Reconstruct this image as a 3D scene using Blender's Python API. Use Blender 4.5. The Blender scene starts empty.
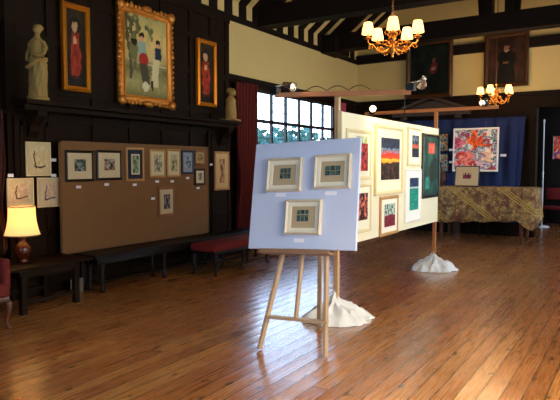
import bpy, bmesh, math, random
from mathutils import Vector, Matrix, noise
random.seed(7)
S = bpy.context.scene
COL = S.collection
PI = math.pi

# ------------------------------------------------------------------ camera
FPX = 580.0
TH = math.atan(34 / 580)
PSI = math.radians(32.1383)
CAMZ = 1.5
cam = bpy.data.cameras.new('camera'); camo = bpy.data.objects.new('camera', cam); COL.objects.link(camo)
cam.sensor_fit = 'HORIZONTAL'; cam.sensor_width = 36; cam.lens = FPX / 560 * 36
cam.clip_start = .05; cam.clip_end = 200
camo.location = (0, 0, CAMZ); camo.rotation_euler = (PI / 2 - TH, 0, PSI)
S.camera = camo

# ------------------------------------------------------------------ world, lights, exposure
S.view_settings.view_transform = 'Standard'; S.view_settings.look = 'None'
S.view_settings.gamma = 1; S.view_settings.use_curve_mapping = False
S.view_settings.exposure = 0.0
S.cycles.use_denoising = True
S.cycles.max_bounces = 8; S.cycles.diffuse_bounces = 4; S.cycles.glossy_bounces = 4
S.cycles.sample_clamp_indirect = 6
wd = bpy.data.worlds.new('sky'); S.world = wd; wd.use_nodes = True
wn = wd.node_tree.nodes; wl = wd.node_tree.links
bg = wn['Background']; tc = wn.new('ShaderNodeTexCoord'); sp = wn.new('ShaderNodeSeparateXYZ')
cr = wn.new('ShaderNodeValToRGB')
cr.color_ramp.elements[0].position = 0.0; cr.color_ramp.elements[0].color = (.75, .85, 1, 1)
cr.color_ramp.elements[1].position = .6; cr.color_ramp.elements[1].color = (.38, .58, 1, 1)
wl.new(tc.outputs['Generated'], sp.inputs[0]); wl.new(sp.outputs['Z'], cr.inputs[0]); wl.new(cr.outputs[0], bg.inputs[0])
bg.inputs[1].default_value = 11.5

def area_light(name, loc, direction, w, h, power, color, spread=180):
    l = bpy.data.lights.new(name, 'AREA'); l.shape = 'RECTANGLE'; l.size = w; l.size_y = h
    l.energy = power; l.color = color; l.spread = math.radians(spread)
    o = bpy.data.objects.new(name, l); COL.objects.link(o); o.location = loc
    o.rotation_euler = Vector(direction).to_track_quat('-Z', 'Y').to_euler()
    return o
# daylight outside the windows of the right wall and of the wall behind the camera
area_light('daylight_right_near', (1.62, 2.9, 1.95), (-1, 0, -1.5), 2.4, 1.9, 200, (1, .80, .52), 115)
area_light('daylight_right_mid', (1.62, 6.9, 1.95), (-1, -.35, .35), 2.4, 1.9, 100, (1, .86, .52))
area_light('daylight_right_far', (1.62, 10.6, 1.95), (-1, 0, -.8), 2.4, 1.9, 30, (1, .82, .55))
area_light('alcove_pole_fill', (1.62, 15.1, 1.95), (-1, 0, 0), 1.8, 1.9, 110, (.9, .92, 1))  # extra lamp, added to brighten the white pole
area_light('daylight_behind', (-1.2, -3.45, 1.95), (0, 1, -.1), 2.4, 1.9, 170, (.40, .60, 1))

# ------------------------------------------------------------------ picture geometry -> real planes
_F0 = Vector((-math.sin(PSI), math.cos(PSI), 0)); _R = Vector((math.cos(PSI), math.sin(PSI), 0))
_F = _F0 * math.cos(TH) - Vector((0, 0, 1)) * math.sin(TH)
_U = Vector((0, 0, 1)) * math.cos(TH) + _F0 * math.sin(TH)
_C = Vector((0, 0, CAMZ))
def ray(px, py): return _F + _R * ((px - 280) / FPX) + _U * ((200 - py) / FPX)
def W(px, py, ax, v):
    d = ray(px, py); t = (v - _C[ax]) / d[ax]; return _C + d * t
class Plane:
    def __init__(s, o, r, u):
        s.o = Vector(o); s.r = Vector(r).normalized(); s.u = Vector(u).normalized(); s.n = s.r.cross(s.u)   # n faces the viewer side
    def uv(s, px, py):
        d = ray(px, py); t = (s.o - _C).dot(s.n) / d.dot(s.n); p = _C + d * t - s.o
        return p.dot(s.r), p.dot(s.u)
    def box(s, x0, y0, x1, y1):
        xm, ym = (x0 + x1) / 2, (y0 + y1) / 2
        a = s.uv(x0, ym)[0]; b = s.uv(x1, ym)[0]; c = s.uv(xm, y1)[1]; d = s.uv(xm, y0)[1]
        return a, c, b, d
    def mat(s, u, v, off=0):
        p = s.o + s.r * u + s.u * v + s.n * off
        m = Matrix.Identity(4)
        for i in range(3):
            m[i][0] = s.r[i]; m[i][1] = -s.n[i]; m[i][2] = s.u[i]; m[i][3] = p[i]
        return m

# ------------------------------------------------------------------ colour and materials
def lin(c):
    return tuple(x / 12.92 if x <= .04045 else ((x + .055) / 1.055) ** 2.4 for x in c)
def h2(s):
    return lin(tuple(int(s[i:i + 2], 16) / 255 for i in (0, 2, 4)))
_M = {}
def mat(name, col, rough=.6, metal=0, var=.12, scale=12, bump=.0, stretch=(1, 1, 1), emit=None, estr=0, spec=.4, trans=0):
    if name in _M: return _M[name]
    m = bpy.data.materials.new(name); m.use_nodes = True; nt = m.node_tree; n = nt.nodes; l = nt.links
    p = n['Principled BSDF']; col = h2(col) if isinstance(col, str) else col
    t = n.new('ShaderNodeTexCoord'); mp = n.new('ShaderNodeMapping'); mp.inputs['Scale'].default_value = stretch
    nz = n.new('ShaderNodeTexNoise'); nz.inputs['Scale'].default_value = scale; nz.inputs['Detail'].default_value = 5
    l.new(t.outputs['Object'], mp.inputs[0]); l.new(mp.outputs[0], nz.inputs['Vector'])
    mx = n.new('ShaderNodeMix'); mx.data_type = 'RGBA'
    mx.inputs[6].default_value = tuple(c * (1 - var) for c in col) + (1,)
    mx.inputs[7].default_value = tuple(min(1, c * (1 + var)) for c in col) + (1,)
    l.new(nz.outputs['Fac'], mx.inputs[0]); l.new(mx.outputs[2], p.inputs['Base Color'])
    p.inputs['Roughness'].default_value = rough; p.inputs['Metallic'].default_value = metal
    p.inputs['Specular IOR Level'].default_value = spec
    if trans: p.inputs['Transmission Weight'].default_value = trans
    if bump:
        b = n.new('ShaderNodeBump'); b.inputs['Strength'].default_value = bump; b.inputs['Distance'].default_value = .02
        l.new(nz.outputs['Fac'], b.inputs['Height']); l.new(b.outputs[0], p.inputs['Normal'])
    if emit:
        p.inputs['Emission Color'].default_value = (h2(emit) if isinstance(emit, str) else emit) + (1,)
        p.inputs['Emission Strength'].default_value = estr
    _M[name] = m; return m
def art_mat():
    if 'painted_paper' in _M: return _M['painted_paper']
    m = bpy.data.materials.new('painted_paper'); m.use_nodes = True; n = m.node_tree.nodes
    a = n.new('ShaderNodeAttribute'); a.attribute_name = 'paint'
    m.node_tree.links.new(a.outputs['Color'], n['Principled BSDF'].inputs['Base Color'])
    n['Principled BSDF'].inputs['Roughness'].default_value = .6; n['Principled BSDF'].inputs['Specular IOR Level'].default_value = .15
    _M['painted_paper'] = m; return m

OAK = mat('dark_oak', '1d1107', .6, var=.35, scale=6, stretch=(6, 6, .6), bump=.1, spec=.08)
BEAM = mat('beam_oak', '150b05', .7, var=.3, scale=5, bump=.1, spec=.15)
BLACKW = mat('black_stained_wood', '120b07', .45, var=.3, scale=8, spec=.2)
CREAM = mat('cream_plaster', 'cdb474', .85, var=.05, scale=2.5, bump=.05)
GOLD = mat('gilded_wood', 'c07a2c', .35, .55, var=.35, scale=30, bump=.5)
GILT = mat('plain_gilt', 'e08a20', .3, .6, var=.15, scale=20)
PINE = mat('pale_pine', 'c29a6a', .5, var=.18, scale=10, stretch=(3, 3, .4))
PINEO = mat('orange_pine', 'b06f3c', .5, var=.2, scale=10, stretch=(1, 1, 1))
WHITEC = mat('white_card', 'eceaf0', .7, var=.02)
CREAMF = mat('cream_frame', 'e2cf9c', .5, var=.08, scale=15)
PALEF = mat('pale_washed_frame', 'cfc0a2', .5, var=.12, scale=20)
LWOOD = mat('light_oak_frame', 'b98a50', .45, var=.2, scale=14)
BRWOOD = mat('brown_frame', '8a5a34', .45, var=.2, scale=14)
BLACKF = mat('black_frame', '120f0e', .35, var=.2)
STONE = mat('pale_stone', '967a3e', .7, var=.2, scale=9, bump=.15)
BRASS = mat('antique_brass', 'd08a38', .25, .9, var=.25, scale=25)
CHROME = mat('brushed_chrome', 'd8d4cc', .22, .95, var=.1, scale=20)
BLACKP = mat('black_plastic', '0c0c0d', .45, var=.1)
REDV = mat('red_velvet', '701612', .9, var=.25, scale=20, bump=.2)
REDC = mat('red_curtain_cloth', '5c140c', .85, var=.3, scale=14, stretch=(1, 1, .3))
CANVAS = mat('white_canvas_cloth', 'e2dfd6', .85, var=.08, scale=8, bump=.25)
FABRIC = mat('tan_hessian', '7c5a36', .95, var=.08, scale=5, bump=.05)

# ------------------------------------------------------------------ mesh collector
class MB:
    def __init__(s): s.bm = bmesh.new()
    def box(s, c, d, rot=None, bev=0):
        r = bmesh.ops.create_cube(s.bm, size=1); vs = r['verts']
        bmesh.ops.scale(s.bm, vec=d, verts=vs)
        if bev:
            es = list({e for v in vs for e in v.link_edges})
            r2 = bmesh.ops.bevel(s.bm, geom=es, offset=bev, segments=2, affect='EDGES', profile=.6)
            vs = list({v for f in r2['faces'] for v in f.verts} | {v for v in vs if v.is_valid})
        if rot is not None: bmesh.ops.rotate(s.bm, cent=(0, 0, 0), matrix=rot, verts=vs)
        bmesh.ops.translate(s.bm, vec=c, verts=vs); return s
    def b2(s, a, b, bev=0):
        a = Vector(a); b = Vector(b); return s.box((a + b) / 2, [abs(x) for x in (b - a)], bev=bev)
    def bar(s, a, b, w, t, up=(0, 0, 1), bev=0):
        a = Vector(a); b = Vector(b); z = (b - a).normalized(); upv = Vector(up)
        if abs(z.dot(upv)) > .98: upv = Vector((0, 1, 0))
        x = upv.cross(z).normalized(); y = z.cross(x)
        rot = Matrix((x, y, z)).transposed()
        return s.box((a + b) / 2, (w, t, (b - a).length), rot, bev)
    def tube(s, pts, r, n=8, cap=True):
        pts = [Vector(p) for p in pts]; rr = r if isinstance(r, (list, tuple)) else [r] * len(pts)
        rings = []; px = None
        for i, p in enumerate(pts):
            t = (pts[min(i + 1, len(pts) - 1)] - pts[max(i - 1, 0)]).normalized()
            if px is None:
                px = t.orthogonal().normalized()
            px = (px - t * px.dot(t)).normalized(); py = t.cross(px)
            rings.append([s.bm.verts.new(p + (px * math.cos(a) + py * math.sin(a)) * rr[i]) for a in [2 * PI * k / n for k in range(n)]])
        for i in range(len(rings) - 1):
            for k in range(n): s.bm.faces.new((rings[i][k], rings[i][(k + 1) % n], rings[i + 1][(k + 1) % n], rings[i + 1][k]))
        if cap: s.bm.faces.new(rings[0][::-1]); s.bm.faces.new(rings[-1])
        return s
    def lathe(s, prof, n=20, c=(0, 0, 0), cap=True, wob=None):
        rings = []
        for (r, z) in prof:
            rings.append([s.bm.verts.new((c[0] + r * (wob(a, z) if wob else 1) * math.cos(a), c[1] + r * (wob(a, z) if wob else 1) * math.sin(a), c[2] + z)) for a in [2 * PI * k / n for k in range(n)]])
        for i in range(len(rings) - 1):
            for k in range(n): s.bm.faces.new((rings[i][k], rings[i][(k + 1) % n], rings[i + 1][(k + 1) % n], rings[i + 1][k]))
        if cap: s.bm.faces.new(rings[0][::-1]); s.bm.faces.new(rings[-1])
        return s
    def loft(s, secs, n=20, mod=None):
        # secs: (cx, cy, z, rx, ry)
        rings = []
        for (cx, cy, z, rx, ry) in secs:
            rings.append([s.bm.verts.new((cx + rx * (mod(a, z) if mod else 1) * math.cos(a), cy + ry * (mod(a, z) if mod else 1) * math.sin(a), z)) for a in [2 * PI * k / n for k in range(n)]])
        for i in range(len(rings) - 1):
            for k in range(n): s.bm.faces.new((rings[i][k], rings[i][(k + 1) % n], rings[i + 1][(k + 1) % n], rings[i + 1][k]))
        s.bm.faces.new(rings[0][::-1]); s.bm.faces.new(rings[-1]); return s
    def ball(s, c, r, sc=(1, 1, 1), rot=None, seg=12):
        q = bmesh.ops.create_uvsphere(s.bm, u_segments=seg, v_segments=max(6, seg * 2 // 3), radius=r); vs = q['verts']
        bmesh.ops.scale(s.bm, vec=sc, verts=vs)
        if rot is not None: bmesh.ops.rotate(s.bm, cent=(0, 0, 0), matrix=rot, verts=vs)
        bmesh.ops.translate(s.bm, vec=c, verts=vs); return s
    def grid(s, P, nu, nv, close=False):
        v = [[s.bm.verts.new(P(i / nu, j / nv)) for j in range(nv + 1)] for i in range(nu + 1)]
        for i in range(nu):
            for j in range(nv): s.bm.faces.new((v[i][j], v[i + 1][j], v[i + 1][j + 1], v[i][j + 1]))
        return s
    def prism(s, poly, h0, h1, ax=1):
        # poly in the two axes other than ax, extruded along ax
        def mk(p, h):
            q = list(p); q.insert(ax, h); return s.bm.verts.new(q)
        a = [mk(p, h0) for p in poly]; b = [mk(p, h1) for p in poly]; n = len(poly)
        s.bm.faces.new(a[::-1]); s.bm.faces.new(b)
        for k in range(n): s.bm.faces.new((a[k], a[(k + 1) % n], b[(k + 1) % n], b[k]))
        return s
    def build(s, name, m, parent=None, smooth=False, remesh=0, solid=0, normals=True):
        if normals: bmesh.ops.recalc_face_normals(s.bm, faces=s.bm.faces)
        me = bpy.data.meshes.new(name); s.bm.to_mesh(me); s.bm.free()
        me.materials.append(m)
        if smooth: me.shade_smooth()
        o = bpy.data.objects.new(name, me); COL.objects.link(o)
        if parent is not None: o.parent = parent
        if solid:
            k = o.modifiers.new('thickness', 'SOLIDIFY'); k.thickness = solid; k.offset = 0
        if remesh:
            k = o.modifiers.new('remesh', 'REMESH'); k.mode = 'VOXEL'; k.voxel_size = remesh; k.use_smooth_shade = True
            k2 = o.modifiers.new('smooth', 'SMOOTH'); k2.iterations = 3; k2.factor = .5
        return o
def tag(o, label, cat, group=None, kind=None):
    if label: o['label'] = label
    if cat: o['category'] = cat
    if group: o['group'] = group
    if kind: o['kind'] = kind
    return o
def thing(name, label, cat, loc=(0, 0, 0), rotz=0, group=None, matrix=None):
    o = bpy.data.objects.new(name, None); COL.objects.link(o); o.empty_display_size = .1
    if matrix is not None: o.matrix_world = matrix
    else: o.location = loc; o.rotation_euler = (0, 0, rotz)
    return tag(o, label, cat, group)
def struct(o): o['kind'] = 'structure'; return o
def dup(root, loc, rotz=0, label=None):
    def cp(o, par):
        c = o.copy(); COL.objects.link(c)
        if par is not None: c.parent = par
        for ch in [x for x in ALLOBJ() if x.parent == o]: cp(ch, c)
        return c
    ALLOBJ = lambda: list(bpy.data.objects)
    c = cp(root, None); c.location = loc; c.rotation_euler = (0, 0, rotz)
    if label: c['label'] = label
    return c

# ================================================================== STRUCTURE
XL, XR, YB, YF, APX = -6.0, 1.3, 13.1, -3.2, -2.4
ZD, ZP = 3.02, 3.95       # top of the panelling, wall plate
# floor material
def floor_mat():
    m = bpy.data.materials.new('varnished_floorboards'); m.use_nodes = True; nt = m.node_tree; n = nt.nodes; l = nt.links
    p = n['Principled BSDF']
    t = n.new('ShaderNodeTexCoord'); s = n.new('ShaderNodeSeparateXYZ'); l.new(t.outputs['Object'], s.inputs[0])
    cb = n.new('ShaderNodeCombineXYZ'); l.new(s.outputs['Y'], cb.inputs['X']); l.new(s.outputs['X'], cb.inputs['Y'])
    br = n.new('ShaderNodeTexBrick'); br.inputs['Scale'].default_value = 1
    br.inputs['Brick Width'].default_value = 3.4; br.inputs['Row Height'].default_value = .125
    br.inputs['Mortar Size'].default_value = .0045; br.inputs['Mortar Smooth'].default_value = .3; br.offset = .37
    br.inputs['Color1'].default_value = (0, 0, 0, 1); br.inputs['Color2'].default_value = (1, 1, 1, 1); br.inputs['Mortar'].default_value = (.5, .5, .5, 1)
    l.new(cb.outputs[0], br.inputs['Vector'])
    ramp = n.new('ShaderNodeValToRGB'); e = ramp.color_ramp.elements
    e[0].color = h2('985a2c') + (1,); e[1].color = h2('b67a40') + (1,)
    q = ramp.color_ramp.elements.new(.5); q.color = h2('a86634') + (1,)
    l.new(br.outputs['Color'], ramp.inputs[0])
    # grain
    mp = n.new('ShaderNodeMapping'); mp.inputs['Scale'].default_value = (30, 1.6, 1); l.new(t.outputs['Object'], mp.inputs[0])
    g = n.new('ShaderNodeTexNoise'); g.inputs['Scale'].default_value = 1.6; g.inputs['Detail'].default_value = 8; g.inputs['Roughness'].default_value = .65
    l.new(mp.outputs[0], g.inputs['Vector'])
    gm = n.new('ShaderNodeMapRange'); gm.inputs[1].default_value = .3; gm.inputs[2].default_value = .7; gm.inputs[3].default_value = .78; gm.inputs[4].default_value = 1.18
    l.new(g.outputs['Fac'], gm.inputs[0])
    m1 = n.new('ShaderNodeVectorMath'); m1.operation = 'SCALE'; l.new(ramp.outputs[0], m1.inputs[0]); l.new(gm.outputs[0], m1.inputs['Scale'])
    # worn patches
    pz = n.new('ShaderNodeTexNoise'); pz.inputs['Scale'].default_value = 1.1; pz.inputs['Detail'].default_value = 3; l.new(t.outputs['Object'], pz.inputs['Vector'])
    pm = n.new('ShaderNodeMapRange'); pm.inputs[1].default_value = .3; pm.inputs[2].default_value = .7; pm.inputs[3].default_value = .75; pm.inputs[4].default_value = 1.2
    l.new(pz.outputs['Fac'], pm.inputs[0])
    m2 = n.new('ShaderNodeVectorMath'); m2.operation = 'SCALE'; l.new(m1.outputs[0], m2.inputs[0]); l.new(pm.outputs[0], m2.inputs['Scale'])
    # knots
    mk = n.new('ShaderNodeMapping'); mk.inputs['Scale'].default_value = (9, 4.2, 1); l.new(t.outputs['Object'], mk.inputs[0])
    vo = n.new('ShaderNodeTexVoronoi'); vo.inputs['Scale'].default_value = 1; vo.inputs['Randomness'].default_value = 1; l.new(mk.outputs[0], vo.inputs['Vector'])
    kr = n.new('ShaderNodeValToRGB'); kr.color_ramp.elements[0].position = .08; kr.color_ramp.elements[0].color = (1, 1, 1, 1)
    kr.color_ramp.elements[1].position = .2; kr.color_ramp.elements[1].color = (0, 0, 0, 1); l.new(vo.outputs['Distance'], kr.inputs[0])
    sx = n.new('ShaderNodeSeparateColor'); l.new(vo.outputs['Color'], sx.inputs[0])
    gt = n.new('ShaderNodeMath'); gt.operation = 'GREATER_THAN'; gt.inputs[1].default_value = .35; l.new(sx.outputs[0], gt.inputs[0])
    km = n.new('ShaderNodeMath'); km.operation = 'MULTIPLY'; l.new(kr.outputs[0], km.inputs[0]); l.new(gt.outputs[0], km.inputs[1])
    mx = n.new('ShaderNodeMix'); mx.data_type = 'RGBA'; mx.inputs[7].default_value = h2('3a1e0e') + (1,)
    l.new(km.outputs[0], mx.inputs[0]); l.new(m2.outputs[0], mx.inputs[6])
    # gaps
    mg = n.new('ShaderNodeMix'); mg.data_type = 'RGBA'; mg.inputs[7].default_value = h2('24130a') + (1,)
    l.new(br.outputs['Fac'], mg.inputs[0]); l.new(mx.outputs[2], mg.inputs[6]); l.new(mg.outputs[2], p.inputs['Base Color'])
    p.inputs['Roughness'].default_value = .24
    rr = n.new('ShaderNodeMapRange'); rr.inputs[1].default_value = .3; rr.inputs[2].default_value = .7; rr.inputs[3].default_value = .2; rr.inputs[4].default_value = .36
    l.new(g.outputs['Fac'], rr.inputs[0]); l.new(rr.outputs[0], p.inputs['Roughness'])
    p.inputs['Specular IOR Level'].default_value = .5; p.inputs['Coat Weight'].default_value = .7; p.inputs['Coat Roughness'].default_value = .2; p.inputs['Coat IOR'].default_value = 1.5
    # bump: cupped boards + gaps
    dv = n.new('ShaderNodeMath'); dv.operation = 'DIVIDE'; dv.inputs[1].default_value = .125; l.new(s.outputs['X'], dv.inputs[0])
    fr = n.new('ShaderNodeMath'); fr.operation = 'FRACT'; l.new(dv.outputs[0], fr.inputs[0])
    sb = n.new('ShaderNodeMath'); sb.operation = 'SUBTRACT'; sb.inputs[1].default_value = .5; l.new(fr.outputs[0], sb.inputs[0])
    sq = n.new('ShaderNodeMath'); sq.operation = 'MULTIPLY'; l.new(sb.outputs[0], sq.inputs[0]); l.new(sb.outputs[0], sq.inputs[1])
    ad = n.new('ShaderNodeMath'); ad.operation = 'MULTIPLY_ADD'; ad.inputs[1].default_value = .12; l.new(g.outputs['Fac'], ad.inputs[0]); l.new(sq.outputs[0], ad.inputs[2])
    a2 = n.new('ShaderNodeMath'); a2.operation = 'MULTIPLY_ADD'; a2.inputs[1].default_value = -.35; l.new(br.outputs['Fac'], a2.inputs[0]); l.new(ad.outputs[0], a2.inputs[2])
    b = n.new('ShaderNodeBump'); b.inputs['Strength'].default_value = .35; b.inputs['Distance'].default_value = .010
    l.new(a2.outputs[0], b.inputs['Height']); l.new(b.outputs[0], p.inputs['Normal']); l.new(b.outputs[0], p.inputs['Coat Normal'])
    return m
struct(MB().b2((XL - .3, YF - .3, -.1), (XR + .3, 16.9, 0)).build('floor', floor_mat()))

def wall_holes(axis, at, thick, a0, a1, z0, z1, holes):
    """wall slab in the plane axis=at, with rectangular holes (a,b,c,d)"""
    mb = MB(); xs = sorted({a0, a1} | {h[0] for h in holes} | {h[1] for h in holes})
    for i in range(len(xs) - 1):
        x0, x1 = xs[i], xs[i + 1]; zs = [z0]
        for h in sorted(holes, key=lambda q: q[2]):
            if h[0] <= x0 + 1e-6 and h[1] >= x1 - 1e-6: zs += [h[2], h[3]]
        zs.append(z1)
        for k in range(0, len(zs), 2):
            if zs[k + 1] - zs[k] < 1e-4: continue
            if axis == 0: mb.b2((at, x0, zs[k]), (at + thick, x1, zs[k + 1]))
            else: mb.b2((x0, at, zs[k]), (x1, at + thick, zs[k + 1]))
    return mb
WY0, WY1, WZ0, WZ1 = 8.30, 11.94, 1.0, 2.9
# left wall: cream above, panelling below
struct(MB().b2((XL - .25, YF - .3, ZD), (XL, YB + .2, ZP + .4)).build('wall_left', CREAM))
wlp = wall_holes(0, XL, -.13, YF - .3, YB + .2, 0, ZD, [(WY0, WY1, WZ0, WZ1)])
y = YF
while y < YB:                                       # stiles and rails
    if not (WY0 - .06 < y < WY1 + .06): wlp.b2((XL, y - .045, 0), (XL + .02, y + .045, ZD))
    else: wlp.b2((XL, y - .045, 0), (XL + .02, y + .045, WZ0 - .03))
    y += .52
for z in (.06, .62, .95): wlp.b2((XL, YF, z - .045), (XL + .018, YB, z + .045))
for z in (1.55, 2.15, 2.72):
    wlp.b2((XL, YF, z - .045), (XL + .018, WY0 - .1, z + .045)); wlp.b2((XL, WY1 + .1, z - .045), (XL + .018, YB, z + .045))
struct(wlp.build('wall_left', OAK))
struct(MB().b2((XL, YF, ZD - .05), (XL + .07, 3.75, ZD + .05)).b2((XL, YF, ZD + .02), (XL + .12, 3.75, ZD + .07)).b2((XL, 7.82, ZD - .05), (XL + .06, YB, ZD + .03)).build('trim_1', BEAM))
# chimney breast panelling rising to the wall plate
cb_ = MB().b2((XL, 3.8, 0), (XL + .08, 7.8, ZP))
for yy in (3.85, 4.37, 5.0, 5.62, 6.24, 6.86, 7.35, 7.75): cb_.b2((XL + .08, yy - .05, 0), (XL + .105, yy + .05, ZP))
for zz in (.08, 2.05, 2.38, 2.95, 3.5, 3.9): cb_.b2((XL + .08, 3.8, zz - .045), (XL + .1, 7.8, zz + .045))
cb_.b2((XL, 3.78, ZP - .1), (XL + .11, 7.82, ZP))
struct(cb_.build('wall_left', OAK))
# pilasters beside the fireplace
for k, (a, b) in enumerate(((3.86, 4.34), (7.2, 7.78))):
    pb = MB().b2((XL + .08, a, 0), (XL + .14, b, 2.05)).b2((XL + .14, a + .06, .7), (XL + .155, b - .06, .75)).b2((XL + .14, a + .06, 1.95), (XL + .155, b - .06, 2.0))
    pb.b2((XL + .14, a + .06, .12), (XL + .155, a + .1, 2.0)).b2((XL + .14, b - .1, .12), (XL + .155, b - .06, 2.0))
    struct(pb.build('trim_%d' % (k + 2), OAK))
# wall plate with cornice
struct(MB().b2((XL - .1, YF, ZP), (XL + .03, YB, ZP + .10)).build('trim_4', BEAM))
# right wall with three windows and an added alcove opening, front wall with one
RW = [(1.7, 4.1), (5.7, 8.1), (9.4, 11.8)]
struct(wall_holes(0, XR, .25, YF - .3, 16.9, 0, ZP + .4, [(a, b, 1.0, 2.9) for a, b in RW + [(14.2, 16.0)]]).build('wall_right', CREAM))
struct(wall_holes(1, YF, -.25, XL - .25, XR + .25, 0, 7, [(-2.4, 0, 1.0, 2.9)]).build('wall_front', CREAM))
# back wall: cream above 3.02; opening below it on the right into an alcove
OX = -1.95
struct(MB().b2((XL - .25, YB, ZD), (XR + .25, YB + .2, 7.2)).build('wall_back', CREAM))
wb = MB().b2((XL - .25, YB, 0), (OX, YB + .2, ZD)); x = XL + .2
while x < OX: wb.b2((x - .045, YB - .02, 0), (x + .045, YB, ZD)); x += .5
for z in (.08, .9, 1.7, 2.4, 2.95): wb.b2((XL, YB - .018, z - .045), (OX, YB, z + .045))
wb.b2((OX - .12, YB - .05, 0), (OX + .02, YB + .22, ZD - .2))
wb.b2((OX, YB - .02, 2.72), (XR, YB + .2, ZD))
struct(wb.build('wall_back', OAK))
struct(MB().b2((XL, YB - .06, ZD - .05), (XR, YB, ZD + .03)).b2((XL, YB - .1, ZP), (XR, YB, ZP + .2)).build('trim_5', BEAM))
struct(MB().b2((OX - 1.2, 16.6, 0), (XR + .25, 16.8, ZD)).b2((OX - 1.3, YB + .2, 0), (OX - 1.1, 16.8, ZD)).build('wall_alcove', BLACKW))
struct(MB().b2((OX - 1.3, YB + .2, ZD), (XR + .25, 16.8, ZD + .1)).build('ceiling_alcove', BEAM))
# door surround pediment on the back wall
pd = MB().prism([(-4.95, 2.72), (-4.15, 3.0), (-3.35, 2.72)], YB - .05, YB - .02).prism([(-5.05, 2.7), (-4.15, 3.02), (-3.25, 2.7), (-3.25, 2.77), (-4.15, 3.1), (-5.05, 2.77)], YB - .14, YB - .02)
pd.b2((-5.05, YB - .14, 2.64), (-3.25, YB - .02, 2.71)).b2((-4.85, YB - .1, 0), (-4.7, YB - .02, 2.64)).b2((-3.6, YB - .1, 0), (-3.45, YB - .02, 2.64))
struct(pd.build('trim_6', mat('door_surround_oak', '3c2616', .5, var=.3, scale=8)))
# ceiling: two slopes of plaster with rafters
SL = .78; ZS = 4.30; ZA = ZS + (APX - XL) * SL
XE = 2 * APX - XL
cl = MB()
cl.prism([(XL, ZS), (APX, ZA), (APX, ZA + .1), (XL - .2, ZS)], YF, YB + .1)
cl.prism([(XE, ZS), (APX, ZA), (APX, ZA + .1), (XE + .2, ZS)], YF, YB + .1)
struct(cl.build('ceiling', CREAM))
ra = MB(); y = 8.31 - 28 * .405
nrm = Vector((SL, 0, -1)).normalized()
while y < YB:
    w = .095
    ra.b2((XL, y - w, ZP + .1), (XL + .03, y + w, ZS + .05))
    ra.prism([(XL, ZS), (APX, ZA), (APX, ZA - .06), (XL + .03, ZS - .02)], y - w, y + w)
    ra.prism([(XE, ZS), (APX, ZA), (APX, ZA - .06), (XE - .03, ZS - .02)], y - w, y + w)
    y += .405
struct(ra.build('ceiling', BEAM))
for i, ty in enumerate((0.9, 4.9, 8.9, 11.55)):
    tb = MB().b2((XL, ty - .15, 4.0), (XE, ty + .15, 4.34))
    for sx, x0 in ((1, XL), (-1, XE)):
        zt = ZS - .2
        tb.prism([(x0, zt + .02), (APX, ZA - .42), (APX, ZA - .1), (x0, ZS - .02)], ty - .12, ty + .12)
        # curved brace from the wall post to the tie beam
        pts = []
        for k in range(9):
            a = k / 8 * PI / 2; pts.append((x0 + sx * (.95 - .9 * math.cos(a)), 3.2 + .82 * math.sin(a)))
        inner = [(p[0] + sx * .02, p[1]) for p in pts]
    # queen posts and curved struts above the tie
    for sx in (-1, 1):
        xq = APX + sx * .12
        tb.b2((xq - .13 if sx < 0 else xq - .01, ty - .1, 4.34), (xq + .01 if sx < 0 else xq + .13, ty + .1, ZA - .3))
        prev = None
        for k in range(9):
            a = k / 8 * PI / 2; p = Vector((APX + sx * (.28 + 1.1 * (1 - math.cos(a))), ty, 4.34 + 1.5 * math.sin(a)))
            if prev is not None: tb.bar(prev, p, .16, .14, up=(0, 1, 0))
            prev = p
    struct(tb.build('ceiling_truss', BEAM))
# bracket block at far truss by the wall plate
struct(MB().b2((XL, 11.2, ZP - .02), (XL + .35, 11.9, 4.3)).build('trim_7', BEAM))

# windows
LEAD = mat('window_lead', '2b2d30', .5, var=.1)
def glass_mat():
    m = bpy.data.materials.new('window_glass'); m.use_nodes = True; n = m.node_tree.nodes; l = m.node_tree.links
    n.remove(n['Principled BSDF']); t = n.new('ShaderNodeBsdfTransparent'); t.inputs[0].default_value = (.9, .95, .97, 1)
    g = n.new('ShaderNodeBsdfGlossy'); g.inputs['Roughness'].default_value = .05; x = n.new('ShaderNodeMixShader'); x.inputs[0].default_value = .06
    l.new(t.outputs[0], x.inputs[1]); l.new(g.outputs[0], x.inputs[2]); l.new(x.outputs[0], n['Material Output'].inputs[0]); return m
GLASS = glass_mat()
WFRAME = mat('window_oak', '1c140e', .5, var=.2)
def window(name, axis, at, a0, a1, z0, z1, nl, transom, outward):
    fr = MB()
    def P(a, d, z): return (at + outward * d, a, z) if axis == 0 else (a, at + outward * d, z)
    def bx(a, b, c, d, e, f, mb): mb.b2(P(a, e, c), P(b, f, d))
    bx(a0, a0 + .05, z0, z1, .04, .10, fr); bx(a1 - .05, a1, z0, z1, .04, .10, fr)
    bx(a0, a1, z0, z0 + .05, .04, .10, fr); bx(a0, a1, z1 - .05, z1, .04, .10, fr)
    st = (a1 - a0) / nl
    for k in range(1, nl): bx(a0 + k * st - .027, a0 + k * st + .027, z0, z1, .04, .09, fr)
    bx(a0, a1, transom - .03, transom + .03, .04, .09, fr)
    root = struct(fr.build(name, WFRAME))
    ld = MB(); k = a0 + .13
    n = round((a1 - a0) / .13)
    for i in range(1, n): bx(a0 + i * .13 - .004, a0 + i * .13 + .004, z0, z1, .062, .07, ld)
    z = z0 + .17
    while z < z1: bx(a0, a1, z - .004, z + .004, .062, .07, ld); z += .17
    ld.build('lead_cames', LEAD, root)
    gl = MB(); bx(a0, a1, z0, z1, .065, .067, gl); gl.build('pane', GLASS, root)
window('window_1', 0, XL, WY0, WY1, WZ0, WZ1, 7, 2.33, -1)
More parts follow.
